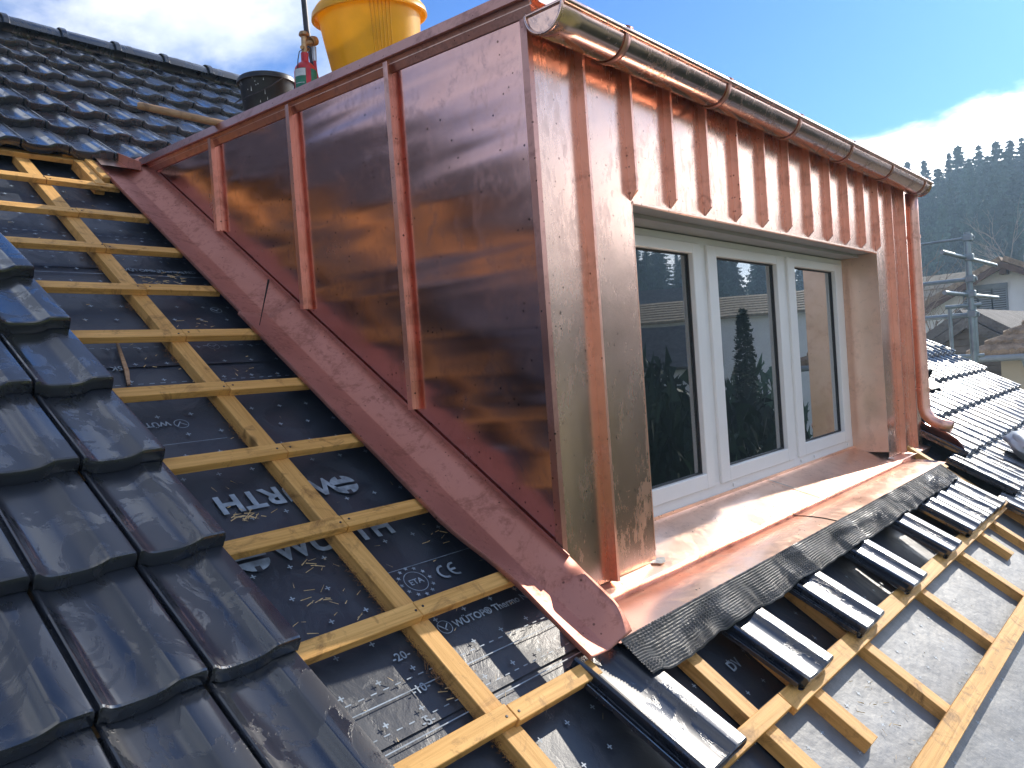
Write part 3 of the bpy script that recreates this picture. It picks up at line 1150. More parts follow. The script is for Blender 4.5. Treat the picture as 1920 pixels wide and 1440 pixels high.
# gutter, half round with a rolled front lip
GY, GZ, GR = -0.085, 1.574, 0.065
GX0, GX1 = -0.025, 3.70
gm = MB()
nn = 20
rows_ = []
nxg = 40
for i in range(nxg + 1):
    x = GX0 + (GX1 - GX0) * i / nxg
    r_ = []
    for k in range(nn + 1):
        a = math.pi * k / nn
        r_.append((x, GY + GR * math.cos(a), GZ - GR * math.sin(a)))
    r_ = [(x, GY + GR, GZ + 0.012)] + r_
    rows_.append(r_)
gm.sheet(rows_)
gut = gm.build('gutter', M['copper_gutter'], D, 60, 0.002)
MB().tube([(GX0, GY - GR - 0.004, GZ + 0.003), (GX1, GY - GR - 0.004, GZ + 0.003)], 0.0095, 12).build('gutter_bead', M['copper_gutter'], gut, 50)
for gx, sg in ((GX0, -1), (GX1, 1)):
    m = MB()
    pts = [(gx, GY + GR * math.cos(math.pi * k / nn), GZ - GR * math.sin(math.pi * k / nn)) for k in range(nn + 1)]
    m.add(pts, [tuple(range(nn + 1))])
    rim = [(gx + sg * 0.002, GY + (GR - 0.001) * math.cos(math.pi * k / nn), GZ - (GR - 0.001) * math.sin(math.pi * k / nn)) for k in range(nn + 1)]
    m.tube(rim, 0.0055, 8)
    m.tube([(gx, GY + GR, GZ), (gx, GY - GR, GZ)], 0.006, 8)
    m.build('gutter_end', M['copper_gutter'], gut, 50)
for k in range(6):
    x = 0.285 + 0.655 * k
    m = MB()
    band = []
    for i in range(25):
        a = math.pi * i / 24
        band.append((GY + (GR + 0.004) * math.cos(a), GZ - (GR + 0.004) * math.sin(a)))
    rows_ = [[(xx, p[0], p[1]) for p in [(GY + GR + 0.004, GZ + 0.02)] + band + [(GY - GR - 0.014, GZ + 0.012), (GY - GR - 0.004, GZ + 0.016)]] for xx in (x - 0.013, x + 0.013)]
    m.sheet(rows_)
    m.build('gutter_bracket', M['copper_trim'], gut, 60, 0.003)

# downpipe with clips and a shoe at its foot
PX, PY, PR = 3.60, -0.056, 0.035
path = [(PX, PY, GZ - GR + 0.012), (PX, PY, 1.40), (PX, PY, 1.1), (PX, PY, 0.8), (PX, PY, 0.19), (PX, PY - 0.012, 0.145), (PX, PY - 0.04, 0.108), (PX, PY - 0.085, 0.085), (PX, PY - 0.15, 0.062)]
dp = MB().tube(path, [PR] * 7 + [PR, PR], 20, False).build('downpipe', M['copper_seam'], D, 60, 0.002)
for z in (1.25, 0.30):
    m = MB()
    m.lathe([(PR + 0.001, -0.009), (PR + 0.005, -0.009), (PR + 0.005, 0.009), (PR + 0.001, 0.009)], 20, (PX, PY, z))
    m.box(PX - 0.075, PX - PR, PY + 0.052, PY + 0.058, z - 0.008, z + 0.008)
    m.build('pipe_clip', M['copper_seam'], dp, 50)

# window sill and drip front, apron onto the tiles
ZS = 0.003
sill = MB()
rows_ = []
for i in range(7):
    t_ = i / 6
    y = YW - 0.004 - t_ * (YW + 0.046)
    z = ZS - t_ * (ZS + 0.072)
    rows_.append([(x, y, z + 0.0012 * noise.noise(Vector((x * 4, y * 9, 2)))) for x in [0.02 + (LX - 0.04) * j / 60 for j in range(61)]])
rows_ = rows_[::-1]
yl, zl = -0.050, -0.069


def wob(x):
    return 0.0028 * noise.noise(Vector((x * 3.1, 7, 2)))


front = [[(x, yl - 0.006 + wob(x), zl - 0.002) for x in [0.02 + (LX - 0.04) * j / 60 for j in range(61)]],
         [(x, yl - 0.004 + wob(x), zl + 0.001) for x in [0.02 + (LX - 0.04) * j / 60 for j in range(61)]]]
sl = sill.sheet(front + rows_).build('window_sill', M['copper_apron'], D, 50)
MB().sheet([[(x, yl + 0.012 + wob(x), zl - 0.036) for x in [0.02 + (LX - 0.04) * j / 60 for j in range(61)]],
            [(x, yl - 0.004 + wob(x), zl - 0.001) for x in [0.02 + (LX - 0.04) * j / 60 for j in range(61)]]]).build('sill_drip', M['copper_seam'], sl, 60)
# upstand of the sill against the frame, solder joint
MB().box(XO1, XO2, YW - 0.006, YW - 0.003, ZS - 0.003, ZS + 0.012).build('sill_upstand', M['copper_apron'], sl)
m = MB()
m.sheet([[(1.80 - 0.006 + 0.02 * t_, YW - 0.01 - t_ * 0.235, ZS + 0.002 - t_ * 0.072) for t_ in (0, 0.5, 1)], [(1.80 + 0.006 + 0.02 * t_, YW - 0.01 - t_ * 0.235, ZS + 0.002 - t_ * 0.072) for t_ in (0, 0.5, 1)]])
m.build('solder_joint', M['solder'], sl)
for cx_ in (XO1, XO2):
    m = MB()
    pts = [(cx_ + 0.035 * math.cos(a) * (1 + 0.3 * math.sin(3 * a)), -0.012 + 0.016 * math.sin(a), -0.0535 + 0.016 * math.sin(a) * 0.31) for a in [2 * math.pi * i / 14 for i in range(14)]]
    m.add(pts, [tuple(range(14))])
    m.build('solder_joint', M['solder'], sl)

AE = -0.252                   # slope position of the apron's lower edge
ap_w = []


def apron_pts(x):
    y0, z0 = yl + 0.013, zl - 0.035
    e = RW(x, AE, 0.034)
    out = []
    for i in range(9):
        t_ = i / 8
        sag = 0.006 * noise.noise(Vector((x * 2.3, t_ * 1.5, 8))) * math.sin(math.pi * min(1, t_ + 0.15))
        out.append((x, y0 + (e.y - y0) * t_, z0 + (e.z - z0) * t_ + sag + 0.006 * math.sin(math.pi * t_)))
    return out


for x0, x1 in ((-0.075, 1.535), (1.545, 3.32)):
    cols = [apron_pts(x0 + (x1 - x0) * j / 50) for j in range(51)]
    if x0 > 1:
        cols = [[(a, b, c + 0.0025) for a, b, c in r_] for r_ in cols]
    MB().sheet(cols).build('apron', M['copper_apron'], D, 60)

# pleated black sealing strip draped over the tiles
rows_ = []
NXM, NSM = 700, 30
tile_x = (-0.205, 0.385, 0.865, 1.405, 1.99, 2.42, 2.62, 2.82, 3.02)


def drape(x, t_):
    on = 0.0
    for tx in tile_x:
        u = (x - tx) / 0.192
        if -0.15 < u < 1.15:
            on = max(on, min(1, (u + 0.15) / 0.2, (1.15 - u) / 0.2))
    return 0.040 - 0.016 * (1 - on) * t_ - 0.006 * t_


for i in range(NSM + 1):
    t_ = i / NSM
    r_ = []
    for j in range(NXM + 1):
        x = -0.07 + 3.27 * j / NXM
        edge = 0.012 * noise.noise(Vector((x * 5, 0, 0))) + 0.006 * noise.noise(Vector((x * 17, 3, 0)))
        s_ = AE + 0.008 - t_ * (0.122 + edge)
        n1 = noise.noise(Vector((x * 6, t_ * 1.5, 1)))
        pleat = 0.0021 * (1 if (i % 2) else -1) * (0.75 + 0.6 * n1)
        cross = 0.0016 * math.sin(j * 1.9 + 5 * noise.noise(Vector((x * 14, t_ * 5, 2)))) * max(0.0, noise.noise(Vector((x * 4.5, 5, t_ * 3))) + 0.12) * 1.6
        cross += 0.0017 * noise.noise(Vector((x * 38, t_ * 7, 3)))
        h = drape(x, t_) + pleat + cross + 0.007 * noise.noise(Vector((x * 9, t_ * 1.2, 6))) * t_
        p = RW(x, s_, h)
        r_.append(tuple(p))
    rows_.append(r_)
MB().sheet(rows_).build('pleated_strip', M['mesh_black'], D)

# side flashing along the cheek: a flat strip and an upstand, lower piece lapped over the upper one
def flashing(s0, s1, lift, wout, mirror=False, toe=True):
    cols = []
    if toe:
        sl_ = [s1 + (0.06 - s1) * i / 34 for i in range(34)] + [0.06 + (s0 - 0.06) * i / 40 for i in range(41)]
    else:
        sl_ = [s1 + (s0 - s1) * i / 44 for i in range(45)]
    for s_ in sl_:
        e = lift + 0.010 * max(0.0, min(1.0, (0.08 - s_) / 0.3))
        wv = 0.0025 * noise.noise(Vector((s_ * 4, 1, 3)))
        xo = -0.205 - wout
        if toe:
            k_ = max(0.0, min(1.0, (0.34 - s_) / 0.30))
            xo += 0.042 * k_ * k_ * (3 - 2 * k_) - 0.008 * max(0.0, min(1.0, -s_ / 0.2))
        top_h, top_x = 0.074, -0.0015
        if toe and s_ < 0.0:
            t_ = -s_ / 0.245
            g_ = min(1.0, t_ / 0.22)
            g_ = g_ * g_ * (3 - 2 * g_)
            top_h = 0.074 + 0.015 * g_ - 0.034 * max(0, (t_ - 0.60) / 0.40) ** 1.8
            top_x = -0.0015 - 0.024 * g_
            e_ = e
        r_ = [(xo - 0.004, 0.006 + e), (xo, 0.018 + e + wv), (xo + 0.012, 0.0155 + e + wv), (-0.155, 0.012 + e + wv * 0.5), (-0.106, 0.006 + e), (-0.100, 0.0075 + e), (-0.1 + (top_x + 0.1) * 0.33, 0.0075 + e + (top_h - 0.0075 - e) * 0.33), (-0.1 + (top_x + 0.1) * 0.66, 0.0075 + e + (top_h - 0.0075 - e) * 0.66), (top_x, top_h)]
        cols.append([tuple(RW((LX - a) if mirror else a, s_, b)) for a, b in r_])
    return MB().sheet(cols).build('side_flashing', M['copper_flash'], D, 24, 0.0015)


flashing(1.50, 3.06, 0.0, 0.0, toe=False)
fl_low = flashing(-0.247, 1.56, 0.003, 0.014)
flashing(-0.247, 3.0, 0.0, 0.0, mirror=True)
# hem line along the cheek foot and the loose blade at the top end
MB().sheet([[tuple(RW(-0.008, s_, 0.066 + d)) for s_ in (0.02, 1.0, 2.0, 2.85)] for d in (0, 0.016)]).build('flashing_hem', M['copper_trim'], D, None, 0.002)
m = MB()
m.sheet([[tuple(RW(-0.10, 3.10, 0.015)), tuple(RW(-0.045, 2.92, 0.04))], [tuple(RW(-0.105, 3.10, 0.065)), tuple(RW(-0.05, 2.94, 0.085))]])
m.build('flashing_blade', M['copper_flash'], D, None, 0.002)
m = MB()
m.sheet([[tuple(RW(x, s_, h)) for x in (-0.20, 0.5, 2.0, LX + 0.2)] for s_, h in ((2.93, 0.05), (3.0, 0.025), (3.13, 0.03))])
m.build('back_flashing', M['copper_apron'], D)

# ---- window
W = empty('window')
W.parent = D
ZB_, ZT_ = 0.006, 1.0975 + 0.012
fr = MB()
yf0, yf1 = YW, YW + 0.09
fr.cbox(XO1 - 0.03, XO2, yf0, yf1, ZB_, ZB_ + 0.066, 0.003)
fr.cbox(XO1 - 0.03, XO2, yf0, yf1, ZT_ - 0.045, ZT_, 0.003)
fr.cbox(XO2 - 0.062, XO2 - 0.0005, yf0 + 0.0006, yf1 - 0.001, ZB_ + 0.064, ZT_ - 0.043, 0.003)
fr.cbox(XO1 - 0.03, XO1 + 0.06, yf0 + 0.0006, yf1 - 0.001, ZB_ + 0.064, ZT_ - 0.043, 0.003)
for xm in (1.312, 2.166):
    fr.cbox(xm - 0.03, xm + 0.03, yf0 + 0.0008, yf1 - 0.001, ZB_ + 0.064, ZT_ - 0.043, 0.003)
fr.build('frame', M['white_frame'], W)
panes = [(0.60, 1.215, 0.118, 1.035), (1.425, 2.06, 0.118, 1.035), (2.285, 2.875, 0.118, 1.035)]
sash_x = [(0.545, 1.283), (1.341, 2.138), (2.194, 2.968)]
for (x0, x1, z0, z1), (a, b) in zip(panes, sash_x):
    s_ = MB()
    zb, zt = ZB_ + 0.05, ZT_ - 0.03
    y0, y1 = YW - 0.012, YW + 0.06
    s_.cbox(a, x0, y0, y1, zb, zt, 0.003)
    s_.cbox(x1, b, y0, y1, zb, zt, 0.003)
    s_.cbox(x0 - 0.002, x1 + 0.002, y0 + 0.0006, y1 - 0.001, zb, z0, 0.003)
    s_.cbox(x0 - 0.002, x1 + 0.002, y0 + 0.0006, y1 - 0.001, z1, zt, 0.003)
    sa = s_.build('sash', M['white_frame'], W)
    g = MB().box(x0 - 0.004, x1 + 0.004, YW + 0.018, YW + 0.022, z0 - 0.004, z1 + 0.004).build('pane', M['glass'], W)
    k_ = MB()
    for bx in ((x0, x0 + 0.006, z0, z1), (x1 - 0.006, x1, z0, z1), (x0, x1, z0, z0 + 0.006), (x0, x1, z1 - 0.006, z1)):
        k_.box(bx[0], bx[1], YW + 0.010, YW + 0.0175, bx[2], bx[3])
    k_.build('gasket', M['gasket'], W)
for x, z in ((1.47, 0.033), (2.24, 0.033), (2.42, 0.033), (2.94, 0.033)):
    m = MB().cbox(x - 0.012, x + 0.012, YW - 0.006, YW + 0.001, z - 0.008, z + 0.008, 0.002)
    m.build('drain_cap', M['white_frame'], W)
# dim room behind the panes
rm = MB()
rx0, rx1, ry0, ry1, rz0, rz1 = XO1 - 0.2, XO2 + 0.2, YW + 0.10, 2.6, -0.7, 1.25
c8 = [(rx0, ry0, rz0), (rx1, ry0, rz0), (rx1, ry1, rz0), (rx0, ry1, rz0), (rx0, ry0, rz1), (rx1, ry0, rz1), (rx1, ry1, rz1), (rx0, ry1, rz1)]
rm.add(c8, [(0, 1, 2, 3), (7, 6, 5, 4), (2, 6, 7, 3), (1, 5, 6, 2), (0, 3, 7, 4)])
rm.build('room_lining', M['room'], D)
cu = []
for j in range(121):
    u = j / 120
    x = 0.98 + 0.36 * u
    cu.append([(x, YW + 0.16 + 0.018 * math.sin(u * 60) + 0.006 * math.sin(u * 23), z) for z in (0.0, 0.5, 1.2)])
MB().sheet(cu).build('curtain', M['curtain'], W, 60)
cu = []
for j in range(61):
    u = j / 60
    x = 2.1 + 0.2 * u
    cu.append([(x, YW + 0.16 + 0.016 * math.sin(u * 34), z) for z in (0.0, 0.5, 1.2)])
MB().sheet(cu).build('curtain', M['curtain'], W, 60)
bt = empty('detergent_bottle', (0.86, YW + 0.16, -0.02))
tag(bt, 'blue labelled bottle standing inside behind the left window pane', 'bottle')
MB().lathe([(0, 0), (0.045, 0.0), (0.047, 0.02), (0.046, 0.15), (0.035, 0.19), (0.016, 0.21), (0.016, 0.235), (0, 0.235)], 20).build('bottle_body', M['green'], bt, 50)
MB().lathe([(0.0478, 0.06), (0.0478, 0.135)], 20).build('label_band', M['blue_label'], bt, 50)
tx = text_obj('Pri', -0.034, -0.051, 0.05, 0, 'label_lettering', 0.0006, bt, 'label_white', 0.085)
tx.rotation_euler = (math.pi / 2, 0, 0)

# awl stuck upright into the flashing
b0, b1 = Vector((-0.196, 1.180, 0.842)), Vector((-0.192, 1.105, 0.992))
aw = MB().tube([b0 - (b1 - b0) * 0.05, b0 + (b1 - b0) * 0.45, b1], [0.0012, 0.0022, 0.0038], 8).build('steel_spike', M['dark_steel'], None, 50)
tag(aw, 'thin dark steel spike standing upright on the sloping copper side flashing', 'spike')

# ------------------------------------------------------------------ things standing on the dormer roof
def roof_z(y):
    return ZT + y * TQ - 0.003


# yellow mortar tub
tub = empty('mortar_tub', (0.50, 1.24, roof_z(1.24) + 0.02), (0.02, -0.12, 0.3))
tub.scale = (0.9, 0.9, 1.12)
tag(tub, 'big yellow plastic mortar tub standing on the dormer roof', 'tub')
prof = [(0.0, 0.0), (0.165, 0.0), (0.176, 0.012), (0.192, 0.10), (0.228, 0.30), (0.243, 0.40), (0.252, 0.402), (0.268, 0.392), (0.272, 0.372), (0.262, 0.370), (0.262, 0.398), (0.246, 0.415), (0.236, 0.405), (0.220, 0.30), (0.168, 0.02), (0.0, 0.012)]
MB().lathe(prof, 56).build('tub_body', M['yellow'], tub, 50)
for i in range(12):
    a = -2.55 + 0.075 * (i % 6) + (1.9 if i >= 6 else 0)
    pts = []
    for r_, z in ((0.184, 0.05), (0.2395, 0.375)):
        pts.append(((r_ + 0.002) * math.cos(a), (r_ + 0.002) * math.sin(a), z))
    MB().tube(pts, 0.0035, 6).build('rib', M['yellow'], tub, 50)
for a in (-2.6 + 0.25, 0.8):
    m = MB()
    m.add([], [])
    pts = [Vector(((0.272 + 0.012 * math.sin(math.pi * k / 8)) * math.cos(a + (k - 4) * 0.05), (0.272 + 0.012 * math.sin(math.pi * k / 8)) * math.sin(a + (k - 4) * 0.05), 0.385 - 0.0 * k)) for k in range(9)]
    m.tube(pts, 0.012, 8)
    m.build('grip', M['yellow'], tub, 50)
# handle leaning in the tub
MB().add([], [])
st_ = MB().tube([(0.47 - 0.13, 1.30 + 0.15, roof_z(1.3) + 0.1), (0.40, 1.60, roof_z(1.3) + 0.50), (0.415, 1.63, roof_z(1.3) + 0.80)], [0.013, 0.0135, 0.013], 12).build('tool_handle', M['dark_steel'], None, 50)
tag(st_, 'dark round tool handle sticking up out of the yellow tub', 'tool handle')

# black builder's bucket
bk = empty('builders_bucket', (0.30, 1.80, roof_z(1.80)), (0.03, -0.02, 0))
tag(bk, 'black plastic bucket splashed with white mortar on the dormer roof', 'bucket')
prof = [(0, 0), (0.105, 0.0), (0.110, 0.01), (0.138, 0.29), (0.142, 0.30), (0.150, 0.298), (0.152, 0.285), (0.147, 0.283), (0.148, 0.304), (0.140, 0.312), (0.132, 0.30), (0.104, 0.015), (0, 0.012)]
bk.scale = (0.88, 0.88, 0.93)
MB().lathe(prof, 44).build('bucket_body', M['black_plastic'], bk, 50)
m = MB()
rb = random.Random(5)
for i in range(26):
    a = math.pi + rb.uniform(-0.7, 1.0)
    z = rb.uniform(0.06, 0.28)
    L_ = rb.uniform(0.005, 0.03)
    r_ = 0.1105 + (z - 0.01) * 0.1 + 0.0012
    w_ = rb.uniform(0.02, 0.05)
    m.add([(r_ * math.cos(a), r_ * math.sin(a), z), (r_ * math.cos(a + w_), r_ * math.sin(a + w_), z), ((r_ + L_ * 0.1) * math.cos(a + w_ * 0.7), (r_ + L_ * 0.1) * math.sin(a + w_ * 0.7), z + L_)], [(0, 1, 2)])
o = m.build('mortar_splashes', M['label_white'], bk)
o['kind'] = 'stuff'
m = MB()
m.tube([(0.0, 0.150, 0.285), (-0.06, 0.150, 0.24), (-0.13, 0.10, 0.20), (-0.165, 0.0, 0.185), (-0.13, -0.10, 0.20), (-0.06, -0.150, 0.24), (0, -0.150, 0.285)], 0.0028, 6)
m.build('bail', M['dark_steel'], bk, 50)

# gas cylinder of the soldering torch
gc = empty('gas_cylinder', (0.135, 1.262, roof_z(1.262)), (0.02, 0.02, 0.4))
tag(gc, 'small red gas cylinder with green label and brass valve beside the bucket', 'gas cylinder')
gc.scale = (0.92, 0.92, 0.87)
MB().lathe([(0, 0), (0.042, 0), (0.047, 0.006), (0.048, 0.02), (0.048, 0.165), (0.044, 0.185), (0.032, 0.203), (0.0185, 0.212), (0.0165, 0.218), (0.0165, 0.255), (0.0, 0.256)], 28).build('cylinder_body', M['red'], gc, 50)


def arc_band(r_, a0, a1, z0, z1):
    n = 14
    return MB().sheet([[(r_ * math.cos(a0 + (a1 - a0) * i / n), r_ * math.sin(a0 + (a1 - a0) * i / n), z) for i in range(n + 1)] for z in (z0, z1)])


arc_band(0.0486, 2.6, 3.75, 0.01, 0.17).build('green_label', M['green'], gc, 50)
arc_band(0.0486, 4.2, 5.6, 0.01, 0.17).build('green_label', M['green'], gc, 50)
arc_band(0.0490, 2.62, 3.72, 0.135, 0.168).build('white_label', M['label_white'], gc, 50)
for k in range(4):
    arc_band(0.0492, 2.75, 3.6, 0.03 + 0.024 * k, 0.0325 + 0.024 * k).build('label_line', M['label_white'], gc, 50)
m = MB()
m.tube([(0, 0, 0.25), (0, 0, 0.33)], [0.013, 0.012], 12)
m.tube([(-0.02, 0, 0.275), (0.03, 0, 0.285)], 0.009, 10)
m.tube([(0.0, 0, 0.30), (0.035, -0.015, 0.318)], [0.012, 0.013], 12)
m.build('valve', M['brass'], gc, 50)
MB().lathe([(0.0, 0.352), (0.018, 0.352), (0.0215, 0.345), (0.0215, 0.337), (0.016, 0.332), (0.006, 0.33)], 12).build('hand_wheel', M['brass'], gc, 40)
MB().tube([(0.030, -0.012, 0.318), (0.042, -0.016, 0.325), (0.058, -0.022, 0.333)], [0.022, 0.024, 0.020], 16).build('regulator', M['brass'], gc, 50)
MB().tube([(0.048, -0.018, 0.30), (0.049, -0.018, 0.235)], [0.010, 0.009], 12).build('hose_nut', M['steel'], gc, 50)
MB().tube([(0.049, -0.018, 0.24), (0.052, -0.02, 0.18), (0.062, -0.03, 0.12), (0.082, -0.05, 0.06), (0.11, -0.09, 0.02), (0.17, -0.10, 0.008), (0.3, -0.02, 0.008)], 0.0068, 10).build('hose', M['red'], gc, 60)
MB().tube([(-0.012, 0.0, 0.27), (-0.034, 0.004, 0.25), (-0.044, 0.006, 0.21), (-0.0495, 0.006, 0.17)], 0.0022, 6).build('retaining_wire', M['dark_steel'], gc, 50)

# wooden handle sticking out over the cheek
p0, p1 = Vector((-0.3, 1.805, 1.785)), Vector((-0.03, 1.713, 1.745))
dv = (p1 - p0)
hd = MB().tube([p0, p0 + dv * 0.03, p0 + dv * 0.5, p1, p1 + dv * 2.0], [0.012, 0.0155, 0.016, 0.0155, 0.0155], 14).build('wooden_handle', M['handle'], None, 50)
tag(hd, 'worn round wooden tool handle lying across the dormer roof edge', 'tool handle')
# snips with blue grips lying by the end of the dormer
tl = empty('tin_snips', RW(0.10, 3.02, 0.10), (0.4, 0.1, 2.5))
tag(tl, 'blue-gripped tin snips lying at the top end of the dormer', 'snips')
MB().tube([(0, 0, 0), (0.06, 0.012, 0.0), (0.12, 0.004, 0)], [0.008, 0.0095, 0.006], 10).build('grip', M['blue'], tl, 50)
MB().tube([(0, 0.03, 0.004), (0.06, 0.022, 0.004), (0.12, 0.006, 0.004)], [0.008, 0.0095, 0.006], 10).build('grip', M['blue'], tl, 50)
MB().add([(0.12, -0.006, 0), (0.20, 0.002, 0), (0.13, 0.014, 0), (0.12, -0.006, 0.006), (0.20, 0.002, 0.006), (0.13, 0.014, 0.006)], [(2, 1, 0), (3, 4, 5), (0, 1, 4, 3), (1, 2, 5, 4), (2, 0, 3, 5)]).build('blade', M['steel'], tl)
gl_ = MB()
rowsg = []
for i in range(11):
    a = i / 10
    rowsg.append([tuple(RW(-0.02 + 0.30 * a + 0.02 * math.sin(6 * b), 2.99 + 0.11 * b, 0.05 + 0.045 * math.sin(math.pi * a) * (0.4 + 0.6 * math.sin(math.pi * (0.15 + 0.7 * b))))) for b in [k / 6 for k in range(7)]])
gl_.sheet(rowsg)
go = gl_.build('rubber_mat', M['black_plastic'], None, 50, 0.006)
tag(go, 'curled black rubber mat at the top end of the dormer', 'mat')

# roof vent and lead sheet right of the dormer
vn = empty('roof_vent', RW(5.15, 0.42, 0.06), (PITCH, 0, 0))
tag(vn, 'black round roof vent hood on the tiles behind the dormer', 'vent')
rowsv = []
for i in range(9):
    a = math.pi * i / 8
    rowsv.append([(-0.12 * math.cos(a), y, 0.10 * math.sin(a) * (1 - 0.35 * (y / 0.3))) for y in (0.0, 0.02, 0.15, 0.3)])
MB().sheet(rowsv).build('hood', M['black_plastic'], vn, 50, 0.006)
MB().cbox(-0.2, 0.2, -0.12, 0.32, -0.012, 0.0, 0.004).build('base_plate', M['black_plastic'], vn)
rowsv = []
for i in range(25):
    x = 4.0 + 0.75 * i / 24
    rowsv.append([tuple(RW(x, s_, 0.045 + 0.012 * math.sin(x * 31) + 0.004 * noise.noise(Vector((x * 9, s_ * 9, 1))))) for s_ in (0.09, 0.16, 0.24, 0.30)])
lf = MB().sheet(rowsv).build('lead_sheet', simple('lead', (0.10, 0.105, 0.11), 0.5, 0.4, 0.2, 12), None, 60, 0.003)
tag(lf, 'crumpled grey lead flashing sheet lying on the tiles below the vent', 'flashing')
# pale plastic sack at the right edge of the tiles
sk = MB()
rowsk = []
for i in range(17):
    th = math.pi * i / 16
    r_ = []
    for j in range(25):
        a = 2 * math.pi * j / 24
        d = Vector((math.sin(th) * math.cos(a), math.sin(th) * math.sin(a), math.cos(th)))
        k_ = 1 + 0.22 * noise.noise(d * 2.2) + 0.10 * noise.noise(d * 6)
        r_.append((4.50 + 0.20 * d.x * k_, 0, 0) and tuple(RW(4.52 + 0.20 * d.x * k_, -0.50 + 0.17 * d.y * k_, 0.125 + 0.085 * d.z * k_)))
    rowsk.append(r_)
so = sk.sheet(rowsk).build('plastic_sack', simple('sack_plastic', (0.40, 0.46, 0.50), 0.4, 0, 0.1, 12), None, 60)
tag(so, 'pale grey plastic sack lying on the tiles at the right', 'sack')

# ------------------------------------------------------------------ debris
rd = random.Random(11)
slm = []
for k_ in range(3):
    L_ = 0.012 + 0.006 * k_
    m = MB().cbox(-L_, L_, -0.0009, 0.0009, 0, 0.0012, 0.0002)
    slm.append(m)
deb = MB()


def sliver(x, s_, L_, a, z=HM + 0.0035):
    c, sn = math.cos(a), math.sin(a)
    w_ = rd.uniform(0.0006, 0.0014)
    p = []
    for u, v, zz in ((-L_, -w_, 0), (L_, -w_ * 0.4, 0.001), (L_ * 0.9, w_ * 0.5, 0.0022), (-L_, w_, 0.001)):
        p.append((x + u * c - v * sn, s_ + u * sn + v * c, z + zz + rd.uniform(0, 0.002)))
    deb.add(p, [(0, 1, 2, 3)])


for cx_, cs_, n_, sp in ((-0.665, 0.575, 26, 0.022), (-0.60, 0.36, 8, 0.02), (-0.63, 0.245, 12, 0.03), (-0.66, 0.20, 5, 0.05), (-0.58, 0.16, 5, 0.05), (-0.5, -0.1, 6, 0.05), (-0.33, 1.95, 20, 0.04), (-0.36, 1.6, 10, 0.05), (-0.25, 2.0, 14, 0.04), (-0.15, 0.35, 10, 0.05), (-0.6, 1.35, 8, 0.06), (0.75, -0.75, 16, 0.08)):
    for _ in range(n_):
        sliver(rd.gauss(cx_, sp), rd.gauss(cs_, sp * 0.6), rd.uniform(0.004, 0.016), rd.uniform(-0.9, 0.9))
for _ in range(140):
    sliver(rd.uniform(-0.85, -0.05), rd.uniform(-0.7, 2.9), rd.uniform(0.003, 0.012), rd.uniform(0, 3.14))
for _ in range(90):
    sliver(rd.uniform(0.1, 3.2), rd.uniform(-1.2, -0.4), rd.uniform(0.003, 0.012), rd.uniform(0, 3.14), HM + 0.007)
do = deb.build('wood_slivers', M['straw'], None)
do.rotation_euler = (PITCH, 0, 0)
tag(do, 'pale wood slivers and straw scattered on the underlay', 'debris', None, 'stuff')
fb = MB()
for _ in range(11000):
    s_ = rd.uniform(-1.3, 3.0)
    if noise.noise(Vector((s_ * 5, 0, 2))) < -0.25:
        continue
    off = abs(rd.gauss(0, 0.013)) * (0.6 + noise.noise(Vector((s_ * 9, 4, 2))))
    x = -0.507 - max(0.0, off)
    h = HM + 0.002 + rd.uniform(0, 0.028) * math.exp(-max(0, off) / 0.01)
    a = rd.uniform(0, 6.28)
    b_ = rd.uniform(-0.6, 1.0)
    L_ = rd.uniform(0.005, 0.017)
    d = Vector((math.cos(a) * math.cos(b_), math.sin(a) * math.cos(b_), abs(math.sin(b_)))) * L_
    p = Vector((x, s_, h))
    w_ = Vector((-d.y, d.x, 0)).normalized() * 0.0011
    fb.add([p - w_, p + w_, p + d], [(0, 1, 2)])
fo = fb.build('fibre_fluff', M['fluff'], None)
fo.rotation_euler = (PITCH, 0, 0)
tag(fo, 'brown fibre fluff caught along the lower side of the long counter batten', 'debris', None, 'stuff')
sv = MB().add([tuple(RW(-0.676, 1.475, HM + 0.012)), tuple(RW(-0.668, 1.475, HM + 0.012)), tuple(RW(-0.700, 1.30, HM + 0.01)), tuple(RW(-0.722, 1.23, HM + 0.006)), tuple(RW(-0.731, 1.23, HM + 0.006)), tuple(RW(-0.712, 1.31, HM + 0.012))], [(0, 1, 2, 5), (5, 2, 3, 4)]).build('timber_splinter', M['handle'], None, None, 0.005)
tag(sv, 'long split timber splinter lying on the dark underlay beside the batten', 'splinter')

# ------------------------------------------------------------------ scaffold at the far gable
sf = empty('scaffold', (7.75, 0.5, -6.4))
tag(sf, 'galvanised tube scaffold standing at the far verge of the roof', 'scaffold')


def sfp(p):
    return Vector(p) - Vector((7.75, 0.5, -6.4))


def pole(a, b, r_=0.024, name='tube'):
    return MB().tube([sfp(a), sfp(b)], r_, 10).build(name, M['galv'], sf, 50)


